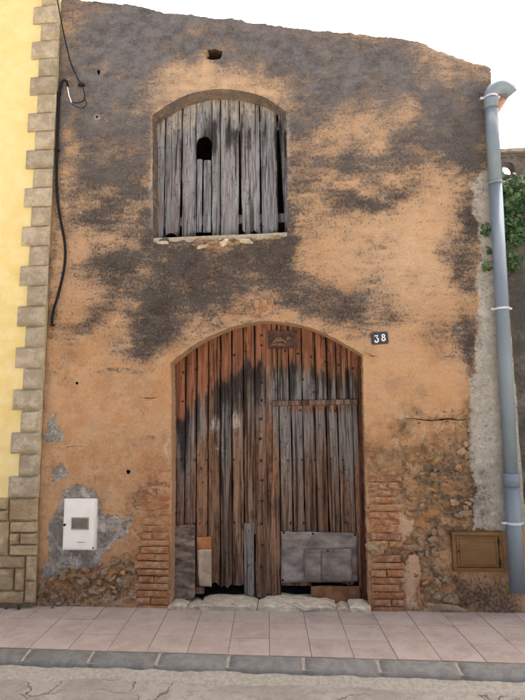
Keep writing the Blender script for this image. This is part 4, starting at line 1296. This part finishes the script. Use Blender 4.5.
# ivy
ivy = empty('ivy_plant', (2.0, .1, 3.0), 'green ivy spilling over the dark wall behind the drainpipe', 'plant')
bm = bmesh.new()
rgi = random.Random(12)
def leaf(bm, p, size, yaw, pitch, roll):
    m_ = Matrix.Translation(p) @ Matrix.Rotation(yaw, 4, 'Z') @ Matrix.Rotation(pitch, 4, 'X') @ Matrix.Rotation(roll, 4, 'Y')
    sh = [(0, 0, -.5), (.42, .04, -.30), (.30, .02, .05), (.5, .06, .25), (.12, 0, .30), (0, -.03, .62), (-.12, 0, .30), (-.5, .06, .25), (-.30, .02, .05), (-.42, .04, -.30)]
    vs_ = [bm.verts.new(m_ @ Vector((x*size, y*size, z*size))) for x, y, z in sh]
    ctr = bm.verts.new(m_ @ Vector((0, -.05*size, 0)))
    for k in range(10): bm.faces.new((ctr, vs_[k], vs_[(k+1) % 10]))
clumps = [(512, 186, 13, 9, 150), (522, 196, 14, 14, 190), (508, 203, 9, 9, 130), (532, 190, 14, 16, 150), (506, 224, 12, 8, 130), (519, 231, 11, 10, 150), (512, 240, 10, 5, 60), (530, 226, 12, 14, 120),
          (506, 258, 8, 6, 70), (513, 265, 8, 5, 60), (503, 270, 5, 4, 30), (488, 229, 5, 5, 26), (482, 233, 4, 3, 10), (490, 250, 4, 4, 14), (487, 266, 4, 4, 12), (545, 200, 14, 24, 160), (545, 240, 14, 20, 90)]
for (px, py, ra, rb, n) in clumps:
    yc = .10 if px > 495 else -.02
    cx, cz = W(px, py, yc)
    sc = 1/108
    for k in range(n):
        u, v, w = rgi.gauss(0, .5), rgi.gauss(0, .5), rgi.gauss(0, .5)
        p = Vector((cx+u*ra*sc, yc+w*(.10 if px > 495 else .02), cz+v*rb*sc))
        leaf(bm, p, rgi.choice((.022, .03, .04, .05, .065))*rgi.uniform(.8, 1.2), rgi.uniform(-.9, .9), rgi.uniform(-1.0, .4), rgi.uniform(-2.6, 2.6))
bm_obj('foliage', bm, M['leaf'], ivy, (2.0, .1, 3.4))
bm = bmesh.new()
for pathpx in ([(545, 150, .25), (525, 185, .12), (508, 205, .12), (500, 235, .12), (504, 275, .15)], [(535, 190, .15), (520, 225, .12), (508, 262, .15), (507, 290, .22)], [(512, 222, .1), (498, 228, .05), (486, 231, -.015), (480, 234, -.012)], [(500, 250, .1), (488, 266, -.012), (486, 270, -.012)], [(545, 190, .15), (545, 262, .2)]):
    pp = []
    for (px, py, yy) in pathpx:
        x, z = W(px, py, yy); pp.append((x, yy, z))
    bm_tube(bm, smooth_path(pp, 5), .006, 6)
bm_obj('stem', bm, M['stem'], ivy, (2.0, .1, 3.4))

# ------------------------------------------------------------------ PAVEMENT, KERB, ROAD
def kerb_y(x): return -.888 - .0215*(x+.6)
SK = -.066                                           # tile joints run a little askew to the wall
pave = mesh_obj('pavement', [(-7, .10, -.006), (6, .10, -.006), (6, kerb_y(6), -.006), (-7, kerb_y(-7), -.006), (-7, .10, -.09), (6, .10, -.09), (6, kerb_y(6), -.09), (-7, kerb_y(-7), -.09)],
                [(0, 3, 2, 1), (3, 7, 6, 2), (0, 1, 5, 4), (0, 4, 7, 3), (1, 2, 6, 5)], M['grout'], None, (0, -.4, 0))
pave['kind'] = 'structure'
rows = [.06, -.30, -.615, None]
x = -4.0
ci = 0
while x < 4.6:
    for r_ in range(3):
        off = 0
        def corner(xc, t):
            ky = kerb_y(xc)-(-.888)
            lim = {0: .06, 1: -.295+ky*.3, 2: -.600+ky*.65, 3: kerb_y(xc)+.006}[t]
            return (xc + SK*lim, lim)
        a_, b_, c_q, d_ = corner(x, r_), corner(x+.2835, r_), corner(x+.2835, r_+1), corner(x, r_+1)
        g_ = .0016
        A = [(a_[0]+g_, a_[1]-g_), (b_[0]-g_, b_[1]-g_), (c_q[0]-g_, c_q[1]+g_), (d_[0]+g_, d_[1]+g_)]
        bev = .0015
        cxm = sum(p[0] for p in A)/4; cym = sum(p[1] for p in A)/4
        dz = rnd(-.0012, .0012); tl_ = [rnd(-.0009, .0009) for _ in range(4)]
        top = [(p[0]+(bev if p[0] < cxm else -bev), p[1]+(bev if p[1] < cym else -bev), dz+tl_[i]) for i, p in enumerate(A)]
        mid = [(p[0], p[1], dz+tl_[i]-.002) for i, p in enumerate(A)]
        bot = [(p[0], p[1], -.0055) for p in A]
        vv = top+mid+bot
        ff = [(3, 2, 1, 0)]
        for s in (0, 4):
            for q in range(4): ff.append((s+q, s+(q+1) % 4, s+4+(q+1) % 4, s+4+q))
        mesh_obj('tile', vv, ff, M['tile'], pave)
    x += .2835; ci += 1

ground = mesh_obj('road', [(-60, -60, -.075), (60, -60, -.075), (60, 60, -.075), (-60, 60, -.075)], [(0, 1, 2, 3)], M['road'], None, (0, -3, -.075))
ground['kind'] = 'structure'
kerb = mesh_obj('kerb', [(-7, kerb_y(-7)-.002, -.004), (6, kerb_y(6)-.002, -.004), (6, kerb_y(6)-.132, -.026), (-7, kerb_y(-7)-.132, -.026), (-7, kerb_y(-7)-.135, -.09), (6, kerb_y(6)-.135, -.09)],
                [(0, 3, 2, 1), (3, 4, 5, 2)], M['kmort'], None, (0, -.95, -.04))
kerb['kind'] = 'structure'
joints = [-1.939 - .482*k for k in range(7, 0, -1)] + [-1.939, -1.478, -1.009, -.531, -.031, .455, .956] + [.956+.49*k for k in range(1, 8)]
for i, (ja, jb) in enumerate(zip(joints, joints[1:])):
    n = 6
    prof_k = [(.004, -.020), (0, -.002), (-.012, 0), (-.09, -.008), (-.128, -.020), (-.143, -.040), (-.147, -.085)]
    vv, ff = [], []
    for k in range(n+1):
        t = k/n
        x = ja+.012+(jb-ja-.024)*t
        e = min(t, 1-t)
        for (dy, dz) in prof_k:
            w = .004*(float(fbm(x*14, dy*40, 77, 2))-.5)
            xs_ = x + SK*.6*(dy+kerb_y(x)+.888)
            vv.append((xs_, kerb_y(x)+dy+w*.6, dz+w-(.004 if e == 0 else 0)))
    m_ = len(prof_k)
    for k in range(n):
        for q in range(m_-1):
            ff.append((k*m_+q, k*m_+q+1, (k+1)*m_+q+1, (k+1)*m_+q))
    ff += [tuple(range(m_))[::-1], tuple(n*m_+q for q in range(m_))]
    mesh_obj('kerb_stone', vv, ff, M['kerb'], kerb, None, True)
# lumpy mortar fillet where the road meets the kerb
nx_, ny_ = 420, 10
vv, ff = [], []
X = np.linspace(-4.5, 4.5, nx_+1)
for j in range(ny_+1):
    t = j/ny_
    wv = .13 + .08*(fbm(X*3, X*0, 181, 4)-.5)*2
    yy = kerb_y(X) - .140 - wv*t
    hgt = (.020*(1-t)**1.2)*(.5+fbm(X*8, yy*8, 183, 3)) + .010*(fbm(X*30, yy*30, 184, 3)-.5) - .006*t - (.02 if j == ny_ else 0)
    vv += [(float(a_), float(b_), float(-.068+c_v)) for a_, b_, c_v in zip(X, yy, hgt)]
for j in range(ny_):
    for i in range(nx_):
        q = j*(nx_+1)+i
        ff.append((q, q+nx_+1, q+nx_+2, q+1))
mesh_obj('mortar_fillet', vv, ff, M['kmort'], kerb, None, True)

# ------------------------------------------------------------------ DRAINPIPE
px_ = 1.728
dp = empty('drainpipe', (px_, -.09, .2), 'grey plastic drainpipe with hooked top fixed to the house corner', 'pipe')
YP = -.085
RP = .056
ax = lambda px, py: W(px, py, YP)
p0 = ax(491.3, 108); p1 = ax(517.5, 592); pm = ax(508.8, 480)
def seg(name, za, zb, r, mat='pipe', parent=dp, cap=True):
    fx = lambda z: p1[0]+(p0[0]-p1[0])*(z-p1[1])/(p0[1]-p1[1])
    bm = bmesh.new()
    bm_tube(bm, [(fx(za), YP, za), (fx(zb), YP, zb)], r, 24, cap)
    return bm_obj(name, bm, M[mat], parent, (fx(za), YP, za), False), fx
_, fx = seg('pipe_length', p1[1], pm[1], RP+.003)
seg('pipe_length', pm[1], ax(493, 183)[1], RP-.001)
seg('pipe_length', ax(493, 183)[1], p0[1]+.06, RP)
zc = pm[1]; seg('coupling', zc-.05, zc+.055, RP+.009)
zc = ax(497, 183)[1]; seg('coupling', zc-.012, zc+.012, RP+.003)
ztop_ = p0[1]+.06
seg('coupling', ztop_-.07, ztop_+.03, RP+.005)
e0 = Vector((fx(ztop_), YP, ztop_))
bm = bmesh.new()
pth = [e0, e0+Vector((.004, 0, .07)), e0+Vector((.045, .01, .135)), e0+Vector((.11, .03, .165)), e0+Vector((.175, .06, .150)), e0+Vector((.215, .08, .110))]
sp_ = smooth_path(pth, 5)
bm_tube(bm, sp_, [RP+.002]*(len(sp_)-4)+[RP+.006]*4, 24)
bm_obj('elbow', bm, M['pipe'], dp, tuple(e0), True)
def bracket(px, py):
    z = ax(px, py)[1]; x = fx(z)
    bm = bmesh.new()
    bm_tube(bm, [(x, YP, z-.009), (x, YP, z+.009)], RP+.007, 24)
    bm_box(bm, x-.095, x-.05, YP-.012, YP+.012, z-.008, z+.008, .002)
    bm_box(bm, x+.05, x+.080, YP-.012, YP+.012, z-.008, z+.008, .002)
    bm_box(bm, x-.012, x+.012, YP+.05, .02, z-.009, z+.009)
    bm_obj('bracket', bm, M['bracket'], dp, (x, YP, z), False)
bracket(489, 98); bracket(500, 309); bracket(512, 523)
for o in list(dp.children):
    if o.name.startswith(('pipe_length', 'coupling')):
        me = o.data
        for p in me.polygons: p.use_smooth = len(p.vertices) == 4
# terracotta gutter running back along the eaves
gut = empty('roof_gutter', (1.9, .1, 4.6), 'terracotta half-round roof gutter end under the hooked pipe top', 'gutter')
gx, gz = W(500, 86, .0)
vv, ff = [], []
n = 10
for (yy, ro) in ((-.02, .07), (3.0, .07)):
    for rr in (ro, ro-.014):
        for k in range(n+1):
            a_ = math.pi + math.pi*k/n
            vv.append((gx+.055+rr*math.cos(a_), yy, gz-.005+rr*1.25*math.sin(a_)))
m_ = n+1
for k in range(n):
    ff += [(k, k+1, 2*m_+k+1, 2*m_+k), (m_+k, 3*m_+k, 3*m_+k+1, m_+k+1), (k, m_+k, m_+k+1, k+1), (2*m_+k, 2*m_+k+1, 3*m_+k+1, 3*m_+k)]
ff += [(0, 2*m_, 3*m_, m_), (n, m_+n, 3*m_+n, 2*m_+n)]
ff.append(tuple(range(m_)))                            # stopped end
mesh_obj('channel', vv, ff, M['terracotta'], gut, (1.9, .1, 4.6), False)

# ------------------------------------------------------------------ WHITE METER BOX
mb = empty('meter_box', (-1.98, -.02, .47), 'white metal meter box with small dark window set in grey cement patch', 'meter box')
x0, z0 = W(62.3, 550, -.03); x1, z1m = W(96.6, 498.8, -.03)
bm = bmesh.new(); bm_box(bm, x0, x1, -.030, .03, z0, z1m, .004)
bm_obj('case', bm, M['white'], mb, (x0, 0, z0))
bm = bmesh.new(); bm_box(bm, x0+.010, x1-.010, -.040, -.0305, z0+.010, z1m-.010, .004)
dr_ = bm_obj('door', bm, M['white'], mb, (x0, -.035, z0))
wx0, wz0 = W(71.3, 529.5, -.04); wx1, wz1 = W(89, 517.5, -.04)
bm = bmesh.new()
t_ = .009
bm_box(bm, wx0, wx1, -.047, -.0402, wz0, wz0+t_); bm_box(bm, wx0, wx1, -.047, -.0402, wz1-t_, wz1)
bm_box(bm, wx0, wx0+t_, -.047, -.0402, wz0+t_, wz1-t_); bm_box(bm, wx1-t_, wx1, -.047, -.0402, wz0+t_, wz1-t_)
wf = bm_obj('window_frame', bm, M['brass'], dr_, (wx0, -.04, wz0))
bm = bmesh.new(); bm_box(bm, wx0+t_, wx1-t_, -.0425, -.0402, wz0+t_, wz1-t_)
bm_obj('glass', bm, M['glass'], dr_, (wx0, -.04, wz0))
lx, lz = W(64.8, 524.8, -.04)
bm = bmesh.new(); bm_tube(bm, [(lx, -.0402, lz), (lx, -.047, lz)], .011, 14)
bm_obj('lock', bm, M['black'], dr_, (lx, -.04, lz))
hx, hz = W(93, 499.8, -.04)
lx0, lz0 = W(77, 542.5, -.04)
bm = bmesh.new(); bm_box(bm, lx0, lx0+.075, -.0418, -.0402, lz0, lz0+.005)
bm_obj('maker_strip', bm, M['brass'], dr_, (lx0, -.04, lz0))
lx, lz = W(93.2, 549, -.04)
bm = bmesh.new(); bm_tube(bm, [(lx, -.0402, lz+.008), (lx, -.045, lz+.008)], .007, 10)
bm_obj('screw', bm, M['nail'], dr_, (lx, -.04, lz))

# ------------------------------------------------------------------ BROWN UTILITY BOX
bb = empty('utility_box', (1.42, -.02, .33), 'brown framed utility cabinet door set low in the wall beside drainpipe', 'utility box')
x0, z0 = W(453.8, 571.5, -.03); x1, z1b = W(501.8, 532, -.03)
bm = bmesh.new(); t_ = .030
yo, yi = -.036, .03
bm_box(bm, x0, x1, yo, yi, z0, z0+t_, .004); bm_box(bm, x0, x1, yo, yi, z1b-t_, z1b, .004)
bm_box(bm, x0, x0+t_, yo+.002, yi, z0+t_, z1b-t_, .003); bm_box(bm, x1-t_, x1, yo+.002, yi, z0+t_, z1b-t_, .003)
bm_obj('frame', bm, M['brown'], bb, (x0, 0, z0))
bm = bmesh.new(); bm_box(bm, x0+t_+.004, x1-t_-.004, -.026, .02, z0+t_+.004, z1b-t_-.004, .003)
bd = bm_obj('door', bm, M['brown'], bb, (x0, -.02, z0))
bm = bmesh.new(); i_ = .028
xa, xb, za, zb_ = x0+t_+i_, x1-t_-i_, z0+t_+i_-.006, z1b-t_-i_+.006
bm_box(bm, xa, xb, -.031, -.0262, za, zb_, .004)
bm_obj('panel', bm, M['brown'], bd, (x0, -.02, z0))
for zz_ in (z0+.075, z1b-.075):
    bm = bmesh.new(); bm_tube(bm, [(x1-t_-.001, -.037, zz_-.022), (x1-t_-.001, -.037, zz_+.022)], .007, 10)
    bm_obj('hinge', bm, M['nail'], bb, (x1, -.03, zz_))
bm = bmesh.new(); bm_tube(bm, [(x0+t_+.018, -.0262, (z0+z1b)/2), (x0+t_+.018, -.034, (z0+z1b)/2)], .009, 12)
bm_obj('lock', bm, M['nail'], bd, (x0, -.03, z0))

# ------------------------------------------------------------------ HOUSE NUMBER
npx, npz = W(380, 338, -.02)
nb = empty('house_number_plate', (npx, -.01, npz), 'small dark enamel plate reading 38 above the door corner', 'number plate')
bm = bmesh.new()
a_ = R(2.0)
w2, h2 = .073, .054
rr = .014
outl = []
for (sx, sz, a0) in ((1, 1, 0), (-1, 1, 90), (-1, -1, 180), (1, -1, 270)):
    for k in range(5):
        t = R(a0+k*22.5)
        outl.append((sx*(w2-rr)+rr*math.cos(t), sz*(h2-rr)+rr*math.sin(t)))
def rot2(p): return (npx+p[0]*math.cos(a_)-p[1]*math.sin(a_), npz+p[0]*math.sin(a_)+p[1]*math.cos(a_))
prof_p = [(1.0, .02), (1.0, -.014), (.96, -.020), (.90, -.018), (.0, -.022)]
rings = []
for s, yy in prof_p[:-1]:
    rings.append([bm.verts.new((rot2((p[0]*s, p[1]*s))[0], yy, rot2((p[0]*s, p[1]*s))[1])) for p in outl])
for r0, r1 in zip(rings, rings[1:]):
    for k in range(20): bm.faces.new((r0[k], r0[(k+1) % 20], r1[(k+1) % 20], r1[k]))
bm.faces.new(rings[-1]); bm.faces.new(rings[0][::-1])
bm_obj('plate', bm, M['enamel'], nb, (npx, -.01, npz))
def glyph(strokes, cx, cz, s):
    bm = bmesh.new()
    for st in strokes:
        pts_ = smooth_path([(p[0], 0, p[1]) for p in st[0]], 4) if len(st[0]) > 2 else [Vector((p[0], 0, p[1])) for p in st[0]]
        n = len(pts_)
        prev = None
        fronts = []
        for i, p in enumerate(pts_):
            d = (pts_[min(i+1, n-1)]-pts_[max(i-1, 0)]).normalized()
            nrm = Vector((-d.z, 0, d.x))
            w = st[1][0]+(st[1][1]-st[1][0])*math.sin(math.pi*i/max(1, n-1))
            ab = []
            for sg in (1, -1):
                q = p+nrm*(w*sg)
                X_, Z_ = rot2((cx+q.x*s, cz+q.z*s))
                ab.append((bm.verts.new((X_, -.0215, Z_)), bm.verts.new((X_, -.0178, Z_))))
            fronts.append(ab)
        for A_, B_ in zip(fronts, fronts[1:]):
            bm.faces.new((A_[0][0], B_[0][0], B_[1][0], A_[1][0]))
            bm.faces.new((A_[0][0], A_[0][1], B_[0][1], B_[0][0]))
            bm.faces.new((A_[1][0], B_[1][0], B_[1][1], A_[1][1]))
        for E_ in (fronts[0], fronts[-1]):
            bm.faces.new((E_[0][0], E_[1][0], E_[1][1], E_[0][1]))
    return bm_obj('digit', bm, M['digit'], nb, (npx, -.02, npz))
glyph([([(-.42, .62), (-.40, .88)], (.10, .10)), ([(-.42, .86), (.42, .86)], (.12, .12)), ([(.38, .82), (-.05, .22)], (.07, .09)),
       ([(-.08, .24), (.25, .18), (.44, -.20), (.25, -.72), (-.10, -.88), (-.42, -.70), (-.40, -.46), (-.24, -.44)], (.08, .17))], -.030, -.006, .033)
glyph([([(0, .10), (-.30, .30), (-.32, .68), (0, .90), (.32, .68), (.30, .30), (0, .10)], (.10, .15)),
       ([(0, .10), (-.40, -.20), (-.38, -.66), (0, -.86), (.40, -.64), (.40, -.20), (0, .10)], (.11, .17))], .030, .002, .031)

# ------------------------------------------------------------------ CABLES
def path3(pp):
    out = []
    for (px, py, yy) in pp:
        x, z = W(px, py, yy); out.append((x, yy, z))
    return out
c1 = empty('overhead_wire', (-2.1, -.05, 5.0), 'thin dark service wire dropping to an anchor hook with loose coil', 'cable')
bm = bmesh.new(); bm_tube(bm, smooth_path(path3([(48, -50, -.30), (57, -2, -.16), (63, 30, -.11), (70, 60, -.06), (75.5, 74, -.03)]), 6), .0065, 8)
bm_obj('wire', bm, M['black'], c1, (-2.1, -.05, 5.3))
bm = bmesh.new(); bm_tube(bm, smooth_path(path3([(75.5, 74, -.03), (78, 79, -.035), (81, 83, -.02), (82, 84, .03)]), 4), .008, 8)
bm_box(bm, *(lambda p: (p[0]-.03, p[0]+.03, -.035, .02, p[1]-.012, p[1]+.012))(W(81, 84.5, -.02)), .004)
bm_obj('anchor_hook', bm, M['nail'], c1, (-2.0, -.02, 4.9))
bm = bmesh.new(); bm_tube(bm, smooth_path(path3([(81, 84, -.03), (84, 91, -.04), (84.5, 99, -.045), (81, 102, -.04), (76, 103, -.035), (72, 102, -.04), (69, 98, -.04)]), 6), .005, 8)
bm_tube(bm, smooth_path(path3([(84, 98, -.04), (86.5, 104, -.04), (82, 108, -.035), (76, 106.5, -.035), (71, 103, -.035)]), 6), .004, 8)
bm_obj('loose_coil', bm, M['black'], c1, (-2.0, -.02, 4.8))
bm = bmesh.new(); bm_tube(bm, smooth_path(path3([(67.5, 87, -.035), (69, 95, -.045), (71, 101, -.045), (72, 103, -.03)]), 6), .006, 8)
bm_obj('pale_lead', bm, M['white'], c1, (-2.0, -.02, 4.8))
c2_ = empty('wall_cable', (-2.2, -.02, 2.6), 'thick black cable bowing out down the wall beside the quoins', 'cable')
bm = bmesh.new(); bm_tube(bm, smooth_path(path3([(68, 87, -.035), (66.5, 81.5, -.04), (63.5, 80.5, -.04), (61, 85, -.035), (59, 94, -.025), (58, 120, -.022), (57, 150, -.022), (56.5, 180, -.022), (57.5, 200, -.025), (60.5, 220, -.028), (64, 238, -.03), (65.3, 254, -.03), (63.5, 272, -.028), (58, 295, -.025), (53.5, 310, -.02), (51.8, 320, -.015), (52, 327, .03)]), 6), .0125, 10)
bm_obj('cable_run', bm, M['black'], c2_, (-2.2, -.02, 3.6), True)
for (px, py) in [(58.5, 93), (57, 150), (53, 247), (52.3, 325)]:
    if py == 247: continue
    x, z = W(px, py, -.02)
    bm = bmesh.new(); bm_box(bm, x-.018, x+.018, -.042, .02, z-.006, z+.006, .002)
    bm_obj('clip', bm, M['nail'], c2_, (x, -.02, z))

# ------------------------------------------------------------------ WEEDS at the foot of the walls
def weed(px, label, n, sz, seed):
    x, _ = W(px, 605, -.06)
    y = -.085 if x < -2.3 else -.045
    root = empty('weed', (x, y, 0), label, 'weed', 'weeds along the foot of the walls')
    rg_ = random.Random(seed)
    bm = bmesh.new()
    for k in range(n):
        a0 = rg_.uniform(0, 2*math.pi); L = sz*rg_.uniform(.5, 1.1); lean = rg_.uniform(.4, 1.3)
        d = Vector((math.cos(a0), math.sin(a0), 0)); s = Vector((-d.y, d.x, 0))
        if d.y > .2: d.y *= -.3
        base = Vector((x, y, -.003)); w = sz*.10
        prev = None
        for q in range(4):
            t = q/3
            p = base + d*(L*lean*t*.7) + Vector((0, 0, L*(t-.45*t*t*lean)))
            ww = w*(1-t)**.7*(.6+1.2*t)+.0006
            cur = (bm.verts.new(p-s*ww), bm.verts.new(p+s*ww))
            if prev: bm.faces.new((prev[0], prev[1], cur[1], cur[0]))
            prev = cur
    bm_obj('leaves', bm, M['weed'], root, (x, y, 0))
weed(21, 'small green weed at the foot of the stone plinth', 22, .075, 1)
weed(8, 'tiny sprig of weed near the foot of the plinth', 9, .04, 2)
weed(52, 'low tuft of weed where the ochre wall meets the plinth', 10, .045, 3)
